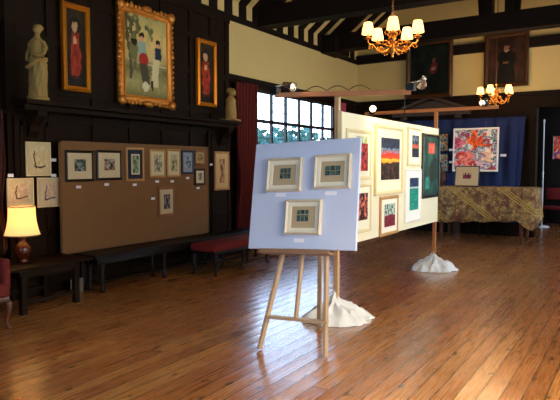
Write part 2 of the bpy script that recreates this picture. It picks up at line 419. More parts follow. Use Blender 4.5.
for i, (a, b) in enumerate(RW): window('window_%d' % (i + 2), 0, XR, a, b, 1.0, 2.9, 4, 2.3, 1)
window('window_6', 0, XR, 14.2, 16.0, 1.0, 2.9, 3, 2.3, 1)  # made-up window, added for the lamp that lifts the white pole
window('window_5', 1, YF, -2.4, 0, 1.0, 2.9, 4, 2.3, -1)
struct(MB().b2((XL - .02, WY0 - .1, WZ0 - .06), (XL + .16, WY1 + .1, WZ0 - .01), bev=.008).build('window_sill', OAK))
# outside: lawn and trees
def ground():
    return mat('lawn', '3c5a2c', .9, var=.3, scale=3)
struct(MB().b2((-40, -20, -1.2), (XL - .26, 45, -1.1)).build('garden_ground', ground()))
LEAF = mat('tree_foliage', '2c5246', .8, var=.5, scale=4)
def tree(x, y, h, r, label):
    t = thing('garden_tree', label, 'tree', (x, y, -1.1), 0, 'trees outside the leaded window')
    MB().tube([(0, 0, 0), (.05, 0, h * .4), (0, .1, h * .7)], [.2, .14, .06]).build('trunk', BRWOOD, t, True)
    mb = MB(); rnd = random.Random(int(y * 10))
    for k in range(1100):
        d = Vector((rnd.gauss(0, 1), rnd.gauss(0, 1), rnd.gauss(0, 1))).normalized() * r * rnd.uniform(.55, 1)
        c = Vector((0, 0, h * .68)) + Vector((d.x, d.y, d.z * .9)); s = rnd.uniform(.12, .28)
        ax = Vector((rnd.gauss(0, 1), rnd.gauss(0, 1), rnd.gauss(0, 1))).normalized(); b = ax.orthogonal().normalized()
        v = [mb.bm.verts.new(c + q * s) for q in (ax, b * .6, -ax, -b * .6)]; mb.bm.faces.new(v)
    mb.build('foliage', LEAF, t, normals=False)
tree(-14, 20.0, 3.9, 1.8, 'small green garden tree seen through the left lights of the leaded window')
tree(-14.5, 24.2, 4.0, 2.0, 'green garden tree seen through the middle of the leaded window')
tree(-14, 28.5, 3.7, 1.8, 'green garden tree seen through the right lights of the leaded window')

# ================================================================== PICTURES
def ring(mb, w, h, fw, y0, y1, inner=0):
    """mitred frame ring, outer w x h, width fw, front at y=-y1 back at y=-y0 ; local x right, z up, origin bottom centre"""
    o = [(-w / 2, 0), (w / 2, 0), (w / 2, h), (-w / 2, h)]; i = [(-w / 2 + fw, fw), (w / 2 - fw, fw), (w / 2 - fw, h - fw), (-w / 2 + fw, h - fw)]
    B = mb.bm
    vo0 = [B.verts.new((p[0], -y0, p[1])) for p in o]; vo1 = [B.verts.new((p[0] * .99, -y1 + inner, p[1])) for p in o]
    md = [((a[0] + b[0]) / 2, (a[1] + b[1]) / 2) for a, b in zip(o, i)]
    vm = [B.verts.new((p[0], -y1, p[1])) for p in md]
    vi1 = [B.verts.new((p[0], -y1 + inner * 1.2 + .002, p[1])) for p in i]; vi0 = [B.verts.new((p[0], -y0, p[1])) for p in i]
    for k in range(4):
        j = (k + 1) % 4
        for a, b in ((vo0, vo1), (vo1, vm), (vm, vi1), (vi1, vi0)): B.faces.new((a[k], a[j], b[j], b[k]))
        B.faces.new((vo0[j], vo0[k], vi0[k], vi0[j]))
def artmesh(name, w, h, y, fn, parent, nx=36, ny=44, zc=0, seed=0):
    me = bpy.data.meshes.new(name); vs = []; cols = []
    for j in range(ny + 1):
        for i in range(nx + 1):
            u, v = i / nx, j / ny; vs.append((-w / 2 + u * w, -y, zc + v * h)); cols.append(fn(u, v, seed))
    nf = len(vs)
    fs = [(j * (nx + 1) + i, j * (nx + 1) + i + 1, (j + 1) * (nx + 1) + i + 1, (j + 1) * (nx + 1) + i) for j in range(ny) for i in range(nx)]
    # thin back so that the sheet has a thickness
    b = [(-w / 2, -y + .003, zc), (w / 2, -y + .003, zc), (w / 2, -y + .003, zc + h), (-w / 2, -y + .003, zc + h)]
    vs += b; fs.append((nf + 3, nf + 2, nf + 1, nf)); cols += [(.5, .5, .5)] * 4
    me.from_pydata(vs, [], fs); ca = me.color_attributes.new('paint', 'FLOAT_COLOR', 'POINT')
    for k, c in enumerate(cols):
        if isinstance(c, str): c = h2(c)
        ca.data[k].color = (c[0], c[1], c[2], 1)
    me.materials.append(art_mat()); o = bpy.data.objects.new(name, me); COL.objects.link(o); o.parent = parent
    return o
def fbm(u, v, s, seed): return noise.fractal(Vector((u * s, v * s, seed * 7.3)), 1, 2, 3)
def mix(a, b, t):
    a = h2(a) if isinstance(a, str) else a; b = h2(b) if isinstance(b, str) else b
    t = max(0, min(1, t)); return tuple(x + (y - x) * t for x, y in zip(a, b))
def pick(v, stops):
    for i in range(len(stops) - 1):
        if v <= stops[i + 1][0]:
            return mix(stops[i][1], stops[i + 1][1], (v - stops[i][0]) / (stops[i + 1][0] - stops[i][0] + 1e-6))
    return h2(stops[-1][1])
def ell(u, v, cu, cv, ru, rv): return ((u - cu) / ru) ** 2 + ((v - cv) / rv) ** 2 < 1

def picture(pl, box, name, label, frame, fw, art, artbox=None, matc='e8e0cc', depth=.025, mat2=None, off=0.0, group=None, seed=0, res=(30, 38), cat='picture', inner=.008):
    """box: frame corners in the photo, artbox: (l, b, r, t) fractions of the picture area that the art covers"""
    a, c, b, d = pl.box(*box); w = b - a; h = d - c
    t = thing(name, label, cat, group=group, matrix=pl.mat((a + b) / 2, c, off))
    mb = MB(); ring(mb, w, h, fw, 0, depth, inner); mb.build('frame', frame, t)
    ab = artbox or (0, 0, 1, 1); iw = w - 2 * fw; ih = h - 2 * fw
    MB().b2((-w / 2 + fw * .5, -.012, fw * .5), (w / 2 - fw * .5, -.002, h - fw * .5)).build('mount', mat('mount_' + matc, matc, .8, var=.03), t)
    aw = iw * (ab[2] - ab[0]); ah = ih * (ab[3] - ab[1]); ax = -iw / 2 + iw * (ab[0] + ab[2]) / 2; az = fw + ih * ab[1]
    if mat2:
        g = mat2[1]; MB().b2((ax - aw / 2 - g, -.015, az - g), (ax + aw / 2 + g, -.0121, az + ah + g)).build('inner_mount', mat('mount_' + mat2[0], mat2[0], .8, var=.03), t)
    o = artmesh('artwork', aw, ah, .0175, art, t, res[0], res[1], az, seed); o.location.x = ax
    return t
def card(pl, px, py, w, h, label, off=.002, group='title cards beside the pictures'):
    u, v = pl.uv(px, py); m = pl.mat(u, v - h / 2, off)
    mb = MB().b2((-w / 2, -.0025, 0), (w / 2, 0, h)); o = mb.build('title_card', WHITEC); o.matrix_world = m
    return tag(o, label, 'title card', group)

# art functions -----------------------------------------------------
def a_abstract(cols, sc=5):
    def f(u, v, s):
        n = (fbm(u, v, sc, s) + fbm(u * 1.3 + 5, v, sc * 2, s) * .5) * .9 + .5
        k = max(0, min(.999, n)) * len(cols); return cols[int(k)]
    return f
def a_blocks(u, v, s):
    # woven print of little dark teal squares
    g = (u * 3) % 1, (v * 2) % 1
    if s == 2: g = (u * 3) % 1, (v * 1.6) % 1
    n = fbm(u, v, 7, s)
    if .06 < g[0] < .94 and .06 < g[1] < .94:
        return mix('26403c', '58756a', .5 + n) if (int(u * 3) + int(v * 2)) % 2 else mix('1c2c2c', '4c6a66', .4 + n)
    return 'a8946f'
def a_sunset(u, v, s):
    n = fbm(u * .6, v, 4, s) * .035; w = v + n
    if w < .42:
        c = mix('171012', '6a3a1c', (fbm(u, v, 9, s) + .2) * .9)
        return c
    if w < .5: return mix('e08a1c', 'ffc838', (w - .42) / .08 + n * 4)
    if w < .62: return mix('e8501c', 'd8281c', (w - .5) / .12)
    if w < .69: return mix('c83a30', '7a90a8', fbm(u, v, 14, s) + .4)
    if w < .76: return mix('8aa0b4', '2c3858', fbm(u, v, 10, s) + .5)
    return mix('141c34', '2a3450', fbm(u, v, 5, s) + .5)
def a_figure_red(u, v, s):
    u += .09 * fbm(u, v, 5, s + 3); v += .02 * fbm(u, v, 9, s + 5)
    if ell(u, v, .5, .77, .16, .07): return 'b89068'
    if ell(u, v, .5, .8, .3, .12): return '1c120c'
    if abs(u - .5) < .26 - .12 * max(0, v - .5) and .1 < v < .72:
        if ell(u, v, .5, .6, .1, .05): return 'c8a070'
        return mix('5e180e', 'b03a20', fbm(u * 2, v, 9, s) + .55) if v > .14 else '3a1a10'
    return mix('15120c', '3a3018', v * .6 + fbm(u, v, 5, s) * .5)
def a_park(u, v, s):
    # three small figures standing on a terrace under a leaning tree
    n = fbm(u, v, 6, s)
    c = pick(v, [(0, '5e5a2c'), (.18, '9a9058'), (.34, '4e5630'), (.42, '7a7848'), (.46, 'b4a064'), (.7, 'd0b468'), (1, '9a9458')])
    c = mix(c, '4a4a28', n * .6)
    if v > .48 and fbm(u, v, 9, 3) > -.12 + (u - .1) * .75 + max(0, .8 - v) * 1.5: c = mix('24301c', '4a5a34', n + .5)
    if abs(u - (.1 + .05 * math.sin(v * 5))) < .03 and v > .2: c = h2('2c2818')
    if abs(u - (.2 + .09 * v)) < .016 and v > .3: c = h2('38301c')
    if .40 < v < .425 and u > .3: c = h2('c8bc90')
    c = mix(c, 'f0d890', .06 + max(0, fbm(u, v, 16, 9)) * .18)
    u = (u - .5) / 1.3 + .52; v = (v - .12) / 1.22 + .12; u += .012 * fbm(u, v, 30, 2); v += .01 * fbm(u, v, 30, 6)
    if ell(u, v, .3, .5, .075, .13): c = h2('6c6a3c')
    if ell(u, v, .31, .56, .05, .035): c = h2('20140c')
    if ell(u, v, .44, .64, .045, .03): c = h2('24140c')
    if ell(u, v, .445, .6, .035, .03): c = h2('c89468')
    if .38 < u < .52 and .44 < v < .58: c = h2('8aa090')
    if ell(u, v, .475, .4, .085, .07): c = h2('a02c20')
    if abs(u - (.47 + (.34 - v) * .25)) < .07 and .16 < v < .36: c = h2('46402c')
    if ell(u, v, .73, .6, .045, .035): c = h2('20140c')
    if ell(u, v, .73, .575, .03, .02): c = h2('c89468')
    if .67 < u < .79 and .42 < v < .55: c = h2('202c3c')
    if abs(u - (.7 - (.42 - v) * .15)) < .06 and .14 < v < .43: c = h2('cabc8c')
    if abs(u - .62) < .02 and .1 < v < .2: c = h2('20180c')
    if ell(u, v, .5, .13, .06, .05): c = h2('d0c8a0')
    return c
def a_dark_portrait(u, v, s):
    u += .04 * fbm(u, v, 6, 3)
    c = mix('24140c', '40261a', fbm(u, v, 3, s) + .45)
    if ell(u, v, .5, .78, .07, .07): c = h2('7a5038')
    if ell(u, v, .5, .84, .075, .04): c = h2('1c0e0a')
    if ell(u, v, .5, .54, .26, .18) or (abs(u - .5) < .24 - v * .1 and v < .55): c = mix('060505', '120c0a', fbm(u, v, 6, s) + .4)
    if ell(u, v, .5, .7, .07, .02): c = h2('8a7458')
    if ell(u, v, .5, .44, .09, .03): c = h2('6a4430')
    return c
def a_dark_landscape(u, v, s):
    u += .05 * fbm(u, v, 6, 3); c = mix('080c0a', '1a2018', fbm(u, v, 4, s) + .4)
    if ell(u, v, .62, .52, .09, .13): c = h2('5a1c14')
    if ell(u, v, .62, .68, .05, .04): c = h2('5c4030')
    if ell(u, v, .62, .5, .05, .03): c = h2('8a6858')
    if ell(u, v, .3, .42, .1, .22): c = h2('0a0e12')
    return c
def a_flowers(u, v, s):
    bgc = ['e8dcd0', '7aa87c', '4a6a98', 'd8a8b0', '2a6a50', 'f0e8e0', '7a5a98', 'b04a3a']
    u0, v0 = u, v; u = u + .05 * fbm(u0, v0, 6, 11); v = v + .05 * fbm(u0, v0, 6, 17)
    n = fbm(u, v, 4, s) + fbm(u, v, 11, s + 2) * .5
    c = h2(bgc[int(max(0, min(.999, n * .9 + .5)) * 8)])
    for (cu, cv, r, a, b) in ((.52, .72, .24, 'c83018', 'ff7a38'), (.3, .25, .26, 'd83828', 'ff9a88'), (.8, .35, .18, 'f0a870', 'fff0d0'), (.1, .7, .15, 'b02848', 'e88090'), (.62, .16, .12, 'b03040', 'f0c8c8')):
        d = math.hypot(u - cu, v - cv) / r; ang = math.atan2(v - cv, u - cu)
        if d < .8 + .25 * math.sin(ang * 5 + cu * 9) + .5 * fbm(u, v, 9, 5): c = mix(a, b, .5 + .35 * math.sin(ang * 5 - d * 9) + .9 * fbm(u, v, 8, cu))
    return c
def a_sea(u, v, s):
    if v > .72: return mix('14203c', '2c4468', fbm(u, v, 6, s) + .5)
    if v > .66: return 'b8ccc8'
    return mix('1c7a6a', '2ca890', fbm(u * .4, v * 3, 5, s) + .4)
def a_redtree(u, v, s):
    if v < .5 + fbm(u, v, 5, s) * .04: return mix('5a1820', '8a2830', fbm(u, v, 8, s) + .5)
    return mix('8aa89c', 'd8e0cc', fbm(u, v, 8, s) + .5) if fbm(u, v, 10, 4) > -.1 else '3a5a50'
def a_darkgreen(u, v, s):
    c = mix('10241f', '2c5a4c', fbm(u, v, 4, s) + .4)
    if .3 < u < .75 and .72 < v < .92: c = mix('c03028', 'e86858', fbm(u, v, 8, s) + .5)
    if .1 < u < .4 and .08 < v < .3: c = mix('1c6a60', '3a9a88', fbm(u, v, 8, s) + .5)
    if ell(u, v, .55, .4, .15, .2): c = mix('3a1c1a', '14201c', .5)
    return c
def a_redsmall(u, v, s):
    if v > .8: return mix('e0d8a0', '9aa870', fbm(u, v, 8, s) + .5)
    return mix('a01818', 'e85038', fbm(u, v, 7, s) + .4) if fbm(u, v, 9, 3) > -.12 else '241018'
def a_nightred(u, v, s):
    if v > .6: return mix('182030', '7a8ca0', fbm(u, v, 7, s) + .3)
    if v > .4: return mix('a03030', 'd86848', fbm(u, v, 7, s) + .5)
    return '202430'
def a_dance(u, v, s):
    n = fbm(u, v, 6, s)
    return mix('a83828', 'd88060', n * 2) if n > .05 else mix('180c10', '3c1418', n + .6)
def a_sketch(ink, ink2, paper):
    def f(u, v, s):
        n = fbm(u, v, 5, s); c = mix(paper, 'd8c8a0', n + .2)
        if abs(u - .28 - .05 * math.sin(v * 6 + s)) < .035 and .15 < v < .8: c = h2(ink)
        if abs(v - .22 - .04 * math.sin(u * 7 + s)) < .03 and .2 < u < .85: c = h2(ink)
        if abs(n) < .05 and .2 < u < .85 and .25 < v < .85: c = h2(ink2)
        if abs(u - .74) < .02 and .3 < v < .8: c = mix(ink2, paper, .3)
        return c
    return f
def a_print(cols):
    def f(u, v, s):
        n = fbm(u, v, 4, s) + .3 * math.sin(u * 9 + s) * math.cos(v * 7)
        return mix(cols[0], cols[1], n * 1.2 + .5) if not ell(u, v, .5, .45, .25, .3) else mix(cols[2], cols[1], n + .4)
    return f
def a_bright(u, v, s):
    c = ['e83020', 'ff7848', 'f8d0a0', 'c01838', '3a50a0', 'ff4838']; n = fbm(u, v, 5, s); return c[int(max(0, min(.999, n + .5)) * 6)]
def a_scene(u, v, s):
    cs = ['2c4a5a', 'b84a30', 'd8b060', '3a6a48', '8aa0b0', '181c24']; n = fbm(u, v, 5, s); return cs[int(max(0, min(.999, n * .9 + .5)) * 6)]
def a_castle(u, v, s):
    if .12 < u < .88 and .15 < v < .8:
        if v > .55 and int(u * 7) % 2: return 'c8a878'
        return mix('5a1824', '8a3040', fbm(u, v, 6, s) + .5)
    return 'c8a878'

# ---- left wall plane (breast) and others
PW = Plane((XL + .11, 0, 0), (0, 1, 0), (0, 0, 1))
# big ornate painting
a, c, b, d = PW.box(114.6, 7, 171.5, 107)
w, h = b - a, d - c
op = thing('ornate_painting', 'large painting of three figures on a terrace in a carved gilt frame', 'painting', matrix=PW.mat((a + b) / 2, c, 0))
mb = MB(); ring(mb, w - .05, h - .05, .11, 0, .06, .02)
for v_ in mb.bm.verts: v_.co.z += .025
per = []
n1, n2 = 15, 19
for k in range(n1): per += [(-w / 2 + .04 + (w - .08) * k / (n1 - 1), .04), (-w / 2 + .04 + (w - .08) * k / (n1 - 1), h - .04)]
for k in range(n2): per += [(-w / 2 + .04, .04 + (h - .08) * k / (n2 - 1)), (w / 2 - .04, .04 + (h - .08) * k / (n2 - 1))]
rnd = random.Random(3)
for (x_, z_) in per:
    mb.ball((x_ + rnd.uniform(-.006, .006), -.05, z_ + rnd.uniform(-.008, .008)), .036, (rnd.uniform(.7, 1.1), .6, rnd.uniform(.7, 1.1)), seg=8)
for sx in (-1, 1):
    for z_ in (.06, h - .06):
        mb.ball((sx * (w / 2 - .06), -.06, z_), .07, (1, .6, 1), seg=8)
mb.ball((0, -.06, h - .04), .06, (1.6, .6, .8), seg=8); mb.ball((0, -.06, .04), .06, (1.6, .6, .8), seg=8)
mb.build('carved_frame', GOLD, op, True)
mb = MB(); ring(mb, w - .24, h - .24, .02, .03, .055, .004)
for v_ in mb.bm.verts: v_.co.z += .12
mb.build('gilt_slip', GILT, op)
MB().b2((-w / 2 + .1, -.03, .1), (w / 2 - .1, -.004, h - .1)).build('backing', BRWOOD, op)
artmesh('canvas', w - .26, h - .26, .035, a_park, op, 56, 80, .13, 1)
picture(PW, (60.5, 5, 88, 91.5), 'tall_painting', 'tall narrow painting of a red robed figure, between the robed statue and the large painting', GILT, .06, a_figure_red, depth=.07, seed=1, res=(24, 60), inner=.02)
picture(PW, (195.5, 40.5, 214.5, 106.5), 'tall_painting', 'tall narrow painting of a red robed figure right of the large painting', GILT, .06, a_figure_red, depth=.07, seed=2, res=(24, 60), inner=.02)

# mantel shelf with brackets
ms = thing('mantel_shelf', 'long dark oak mantel shelf with carved brackets across the panelled wall', 'shelf', (XL + .155, 5.78, 2.05))
MB().b2((-.0, -1.95, .12), (.26, 1.95, .17), bev=.01).b2((0, -1.92, .06), (.18, 1.92, .12), bev=.01).build('shelf_board', OAK, ms)
for yy in (-1.72, 1.72):
    prof = [(0, .06), (.22, .06), (.2, 0), (.13, -.05), (.08, -.1), (.06, -.17), (.02, -.22), (0, -.23)]
    MB().prism([(p[0], p[1]) for p in prof], yy - .06, yy + .06).build('bracket', OAK, ms)

# tan board in front of the fireplace
a0 = W(60, 140, 0, -5.75); a1 = W(208, 145, 0, -5.75)
fbx = thing('display_board', 'wide tan fabric display board covering the fireplace', 'display board', (-5.78, (a0.y + a1.y) / 2, .46))
hw = (a1.y - a0.y) / 2
MB().b2((0, -hw + .02, .02), (.03, hw - .02, 1.32)).build('fabric_panel', FABRIC, fbx)
eb = MB()
for q in ((-hw, 0, -hw + .022, 1.335), (hw - .022, 0, hw, 1.335), (-hw, 0, hw, .022), (-hw, 1.313, hw, 1.335)): eb.b2((-.005, q[0], q[1]), (.036, q[2], q[3]))
eb.build('edge_strip', mat('tan_edge_strip', '755634', .8), fbx)
for s_ in (-1, 1): MB().b2((0, s_ * (hw - .3) - .03, -.46), (.03, s_ * (hw - .3) + .03, 0)).b2((-.1, s_ * (hw - .3) - .03, -.46), (.1, s_ * (hw - .3) + .03, -.43)).build('foot', BLACKW, fbx)
PB = Plane((-5.742, 0, 0), (0, 1, 0), (0, 0, 1))
G = 'framed prints on the tan board'
pr = lambda *a: a_print(a)
picture(PB, (65, 150.5, 93, 181.5), 'framed_print', 'black framed print of dark trees, leftmost on the tan board', BLACKF, .03, pr('2c3a34', '8a9488', '1c2424'), (.26, .3, .74, .76), 'cdbf96', group=G, seed=1)
picture(PB, (96, 150.5, 121, 180), 'framed_print', 'black framed print of red roofed buildings, second from the left on the tan board', BLACKF, .03, pr('5a2c20', 'a8a08a', '222a2c'), (.26, .3, .74, .76), 'cdbf96', group=G, seed=2)
picture(PB, (125.5, 147.5, 143.5, 181), 'framed_print', 'wood framed green print in a dark blue mount, right of the two black frames', LWOOD, .03, pr('3a5a40', '9ab08a', '5a7850'), (.3, .2, .72, .8), '1c2a38', group=G, seed=3, mat2=('cfc6a8', .02))
picture(PB, (149, 149.3, 165, 177.6), 'framed_print', 'gilt framed bird print, left one of the touching pair on the tan board', LWOOD, .03, pr('5a6048', 'c8c09c', '2c3a34'), (.22, .16, .8, .86), 'd0c496', group=G, seed=4)
picture(PB, (166.3, 149.3, 180, 177), 'framed_print', 'gilt framed leafy print, right one of the touching pair on the tan board', LWOOD, .03, pr('7a8050', 'c0b890', '4a5a34'), (.22, .16, .8, .86), 'd0c496', group=G, seed=5)
picture(PB, (181.3, 150.5, 193, 174), 'framed_print', 'slate blue framed print right of the touching gilt pair', mat('slate_frame', '2c3850', .4), .03, pr('34506a', 'a8b4b4', '1c2c3c'), (.2, .2, .8, .8), '8a98a0', group=G, seed=6)
picture(PB, (194.3, 150.4, 204.5, 165), 'framed_print', 'small brown framed print at the top right of the tan board', BRWOOD, .03, pr('6a5030', 'b09860', '3c2c1c'), (.15, .15, .85, .85), 'b09a68', group=G, seed=7)
picture(PB, (194.3, 168.7, 204.5, 185), 'framed_print', 'small black framed print under the small brown frame', BLACKF, .03, pr('4a4434', 'b8ac8a', '1c1c18'), (.25, .25, .75, .8), 'cfc6a0', group=G, seed=8)
picture(PB, (158, 187, 174, 216), 'framed_print', 'brown framed print hanging alone below the row on the tan board', BRWOOD, .035, pr('3a2c30', '8a7c74', '28303c'), (.25, .2, .75, .8), 'c0b088', group=G, seed=9)
for (px, py, lb) in ((78.5, 187, 'under the leftmost black framed print'), (106.5, 184.5, 'under the second black framed print'), (134.5, 184.8, 'under the print in the dark blue mount'), (157, 181.5, 'under the left print of the touching pair'), (172, 181.3, 'under the right print of the touching pair'), (187.5, 178, 'under the slate blue framed print'), (198, 188, 'under the small black framed print'), (153, 198.5, 'left of the lone lower print on the tan board')):
    card(PB, px, py, .07, .032, 'small white title card ' + lb)
# small pictures on the pilasters
PLp = Plane((XL + .157, 0, 0), (0, 1, 0), (0, 0, 1))
G2 = 'watercolours on the dark pilaster above the lamp'
picture(PLp, (25.5, 142, 50.5, 176), 'watercolour', 'pale watercolour with a black bracket mark, the upper one above the lamp', CREAMF, .015, a_sketch('2c2018', 'b0a050', 'c8b888'), (.1, .08, .9, .92), 'c4b68c', group=G2, seed=1, depth=.02)
picture(PLp, (6.5, 178, 33.5, 205.5), 'watercolour', 'pale pink and brown watercolour directly behind the lamp shade', CREAMF, .015, a_sketch('6a4440', 'b08080', 'c4ae84'), (.1, .08, .9, .92), 'c4b68c', group=G2, seed=2, depth=.02)
picture(PLp, (37, 177.5, 60, 207), 'watercolour', 'pale watercolour with a red edge line, lower right of the lamp group', CREAMF, .015, a_sketch('3a3850', 'b07088', 'c8b48c'), (.1, .08, .9, .92), 'c4b68c', group=G2, seed=3, depth=.02)
for (px, py, lb) in ((53.5, 160, 'right of the upper watercolour above the lamp'), (10.5, 175.5, 'above the watercolour behind the lamp shade'), (53.5, 175.5, 'above the watercolour with the red edge line')):
    card(PLp, px, py, .07, .035, 'small white title card ' + lb)
picture(PLp, (214, 151.5, 228.5, 190), 'framed_drawing', 'tall gilt framed drawing on the dark pilaster left of the red curtain', LWOOD, .035, pr('8a5438', 'c8a070', '6a4430'), (.28, .15, .72, .85), 'd0b07c', seed=3, depth=.03)
card(PLp, 211, 164.5, .06, .035, 'small white title card left of the tall gilt framed drawing')

# ================================================================== DISPLAY PANEL AND POSTS
PX = -2.47
p0 = W(342, 117, 0, PX); p1 = W(438.5, 128.5, 0, PX)
PY0, PY1 = p0.y, p1.y
PANEL = mat('cream_painted_board', 'ede2bd', .6, var=.03)
dp = thing('exhibition_screen', 'long cream display screen hung with bright pictures between two posts', 'display screen', (PX - .02, (PY0 + PY1) / 2, .72))
L = PY1 - PY0
ln = MB(); ln.b2((-.015, -L / 2, 0), (.02, L / 2, 1.3)); ln.build('board', PANEL, dp)
for q in ((-L / 2 - .012, -L / 2), (L / 2, L / 2 + .012)):
    MB().b2((-.02, q[0], -.005), (.024, q[1], 1.305)).build('edge_strip', CREAMF, dp)
PD = Plane((PX + .001, 0, 0), (0, 1, 0), (0, 0, 1))
G3 = 'pictures on the cream display screen'
picture(PD, (345.5, 129.5, 370, 180), 'framed_painting', 'cream framed red painting at the top left of the cream screen', CREAMF, .04, a_redsmall, (.36, .12, .9, .94), 'f0e8c8', group=G3, seed=1)
picture(PD, (345.5, 184, 370, 233.5), 'framed_painting', 'cream framed dark dancing figures painting at the lower left of the cream screen', CREAMF, .035, a_dance, (.34, .22, .88, .86), 'f0e8c8', group=G3, seed=2)
picture(PD, (373.8, 125.5, 401.8, 194.5), 'framed_painting', 'large cream framed sunset painting with an orange sky band', CREAMF, .045, a_sunset, (.16, .18, .9, .86), 'f2e8c4', depth=.035, group=G3, seed=3, res=(40, 60))
picture(PD, (379, 196, 397, 234.8), 'framed_painting', 'light wood framed crimson field painting below the sunset painting', LWOOD, .035, a_redtree, (.18, .17, .85, .86), 'f0e8d0', group=G3, seed=4)
picture(PD, (407, 128, 420, 166), 'framed_painting', 'narrow cream framed night sky painting with a red band, left of the black frame', CREAMF, .025, a_nightred, (.28, .2, .85, .84), 'f4eed8', group=G3, seed=5)
picture(PD, (404.2, 169, 420, 221.5), 'framed_painting', 'narrow white framed teal sea painting below the night sky painting', mat('white_frame', 'ece8dc', .5), .025, a_sea, (.24, .2, .84, .86), 'f4f0e4', group=G3, seed=6)
picture(PD, (421, 134, 438, 197.5), 'framed_painting', 'black framed dark green painting with a red patch beside the far post', BLACKF, .03, a_darkgreen, (.06, .03, .94, .97), '1c2c28', depth=.035, group=G3, seed=7)

def canvas_cover(loc, rx, ry, h, peak, label, seed):
    nr, na = 26, 110; mb = MB()
    def ridge(p): return 1 - abs(noise.noise(p)) * 2.6
    def P(i, j):
        a = 2 * PI * i; t = j; ca_, sa = math.cos(a), math.sin(a)
        k = noise.noise(Vector((ca_ * 1.3, sa * 1.3, seed))) ; k2 = noise.noise(Vector((ca_ * 3.5, sa * 3.5, seed + 4)))
        rad = t * (1 + .35 * k + .16 * k2)
        z = h * (.55 * (1 - t) ** 4.5 + .45 * (1 - t ** 2.2) ** .8 * (1 + .8 * k))
        f = ridge(Vector((ca_ * 2.6, sa * 2.6, seed * 2 + t * .8))); g = ridge(Vector((ca_ * t * 3 + 3, sa * t * 3, seed)))
        amp = t * (1 - t ** 4)
        z += amp * (.10 * f + .06 * g - .06)
        z = max(.006, z)
        return (peak[0] * (1 - t) + rx * rad * ca_, peak[1] * (1 - t) + ry * rad * sa, z if j < 1 else .004)
    mb.grid(P, na, nr); bmesh.ops.remove_doubles(mb.bm, verts=mb.bm.verts, dist=.0008)
    o = mb.build('canvas_cover', CANVAS, None, True); o.location = loc
    o.rotation_euler.z = PSI
    return tag(o, label, 'cloth cover', 'cloths over the post feet')
def post(x, y, top, label, beam_a, beam_b, blabel):
    t = thing('display_post', label, 'post', (x, y, 0), 0, 'timber posts of the display stand')
    MB().b2((-.023, -.023, .03), (.023, .023, top), bev=.004).build('upright', PINE if y < 6 else PINEO, t)
    MB().b2((-.24, -.04, 0), (.24, .04, .045)).b2((-.04, -.24, .0), (.04, .24, .045)).build('cross_foot', PINEO, t)
    for k, z in enumerate((1.0, 1.8)): MB().b2((-.045, -.016, z), (-.023, .016, z + .032), bev=.004).build('bolt_knob', BLACKP, t)
    bm_ = MB().bar(beam_a, beam_b, .05, .045, bev=.004)
    o = bm_.build('cross_beam', PINEO); return tag(o, blabel, 'beam', 'cross beams on the display posts')
PN = (-2.545, 5.06); PF = (-2.60, 8.35)
npw = W(337.0, 200, 0, -2.53); PN = (-2.53, npw.y)
fpw = W(434.2, 240, 0, -2.56); PF = (-2.56, fpw.y)
# near beam
ba = Vector((PN[0] - .55, PN[1] - .26, 2.19)); bb = Vector((PN[0] + .66, PN[1] + .20, 2.19))
post(PN[0], PN[1], 2.165, 'pale timber post at the near end of the display screen', ba, bb, 'orange timber cross beam on top of the near display post, carrying two spotlights')
fa = Vector((PF[0] - 1.1, PF[1], 2.3)); fb = Vector((PF[0] + .85, PF[1], 2.3))
post(PF[0], PF[1], 2.275, 'orange timber post at the far end of the display screen', fa, fb, 'orange timber cross beam on top of the far display post before the blue cloth')
canvas_cover((PN[0] + .05, PN[1] + .0, .0), .35, .27, .25, (-.06, .0), 'rumpled white canvas cloth heaped around the foot of the near post', 2.3)
canvas_cover((PF[0], PF[1] - .02, 0), .36, .27, .26, (.0, .0), 'rumpled white canvas cloth heaped around the foot of the far post', 5.1)

# spotlights on beams
def spot(loc, aim, label, lit, power, reach=(0, 0, 0)):
    t = thing('clamp_spotlight', label, 'spotlight', loc, 0, 'clamp spotlights on the cross beams')
    d = (Vector(aim) - Vector(loc)).normalized(); q = Vector((0, 0, 1)).rotation_difference(d).to_matrix()
    MB().b2((-.04, -.04, -.02), (.04, .04, .05), bev=.006).build('clamp', BLACKP, t)
    arm_end = Vector((0, 0, .07)) + Vector(reach)
    MB().tube([(0, 0, .03), (0, 0, .055), Vector(reach) * .5 + Vector((0, 0, .06)), arm_end], .008).build('arm', CHROME, t, True)
    mb = MB().lathe([(.006, -.045), (.02, -.035), (.026, 0), (.03, .03), (.042, .07), (.05, .09)], 20, cap=False)
    bmesh.ops.rotate(mb.bm, cent=(0, 0, 0), matrix=q, verts=mb.bm.verts); bmesh.ops.translate(mb.bm, vec=arm_end, verts=mb.bm.verts)
    mb.build('reflector_hood', CHROME, t, True, solid=.003)
    mb = MB().ball((0, 0, .05), .024, (1, 1, 1.2)); bmesh.ops.rotate(mb.bm, cent=(0, 0, 0), matrix=q, verts=mb.bm.verts); bmesh.ops.translate(mb.bm, vec=arm_end, verts=mb.bm.verts)
    mb.build('bulb', mat('lit_bulb', 'fff0d0', .4, emit=(1, .75, .42), estr=30) if lit else mat('frosted_bulb', 'e8e0d0', .3, emit=(1, .8, .5), estr=1.5), t, True)
    if power:
        l = bpy.data.lights.new('spot_light', 'SPOT'); l.energy = power; l.color = (1, .78, .42); l.spot_size = math.radians(95); l.spot_blend = .8; l.shadow_soft_size = .03
        o = bpy.data.objects.new('spot_light', l); COL.objects.link(o); o.parent = t; o.location = arm_end + d * .14
        o.rotation_euler = d.to_track_quat('-Z', 'Y').to_euler()
    return t
spot(ba + Vector((.0, 0, .03)), (-1.6, 4.7, 1.75), 'silver clamp spotlight at the left end of the near cross beam', False, 6, reach=(.10, .05, .0))
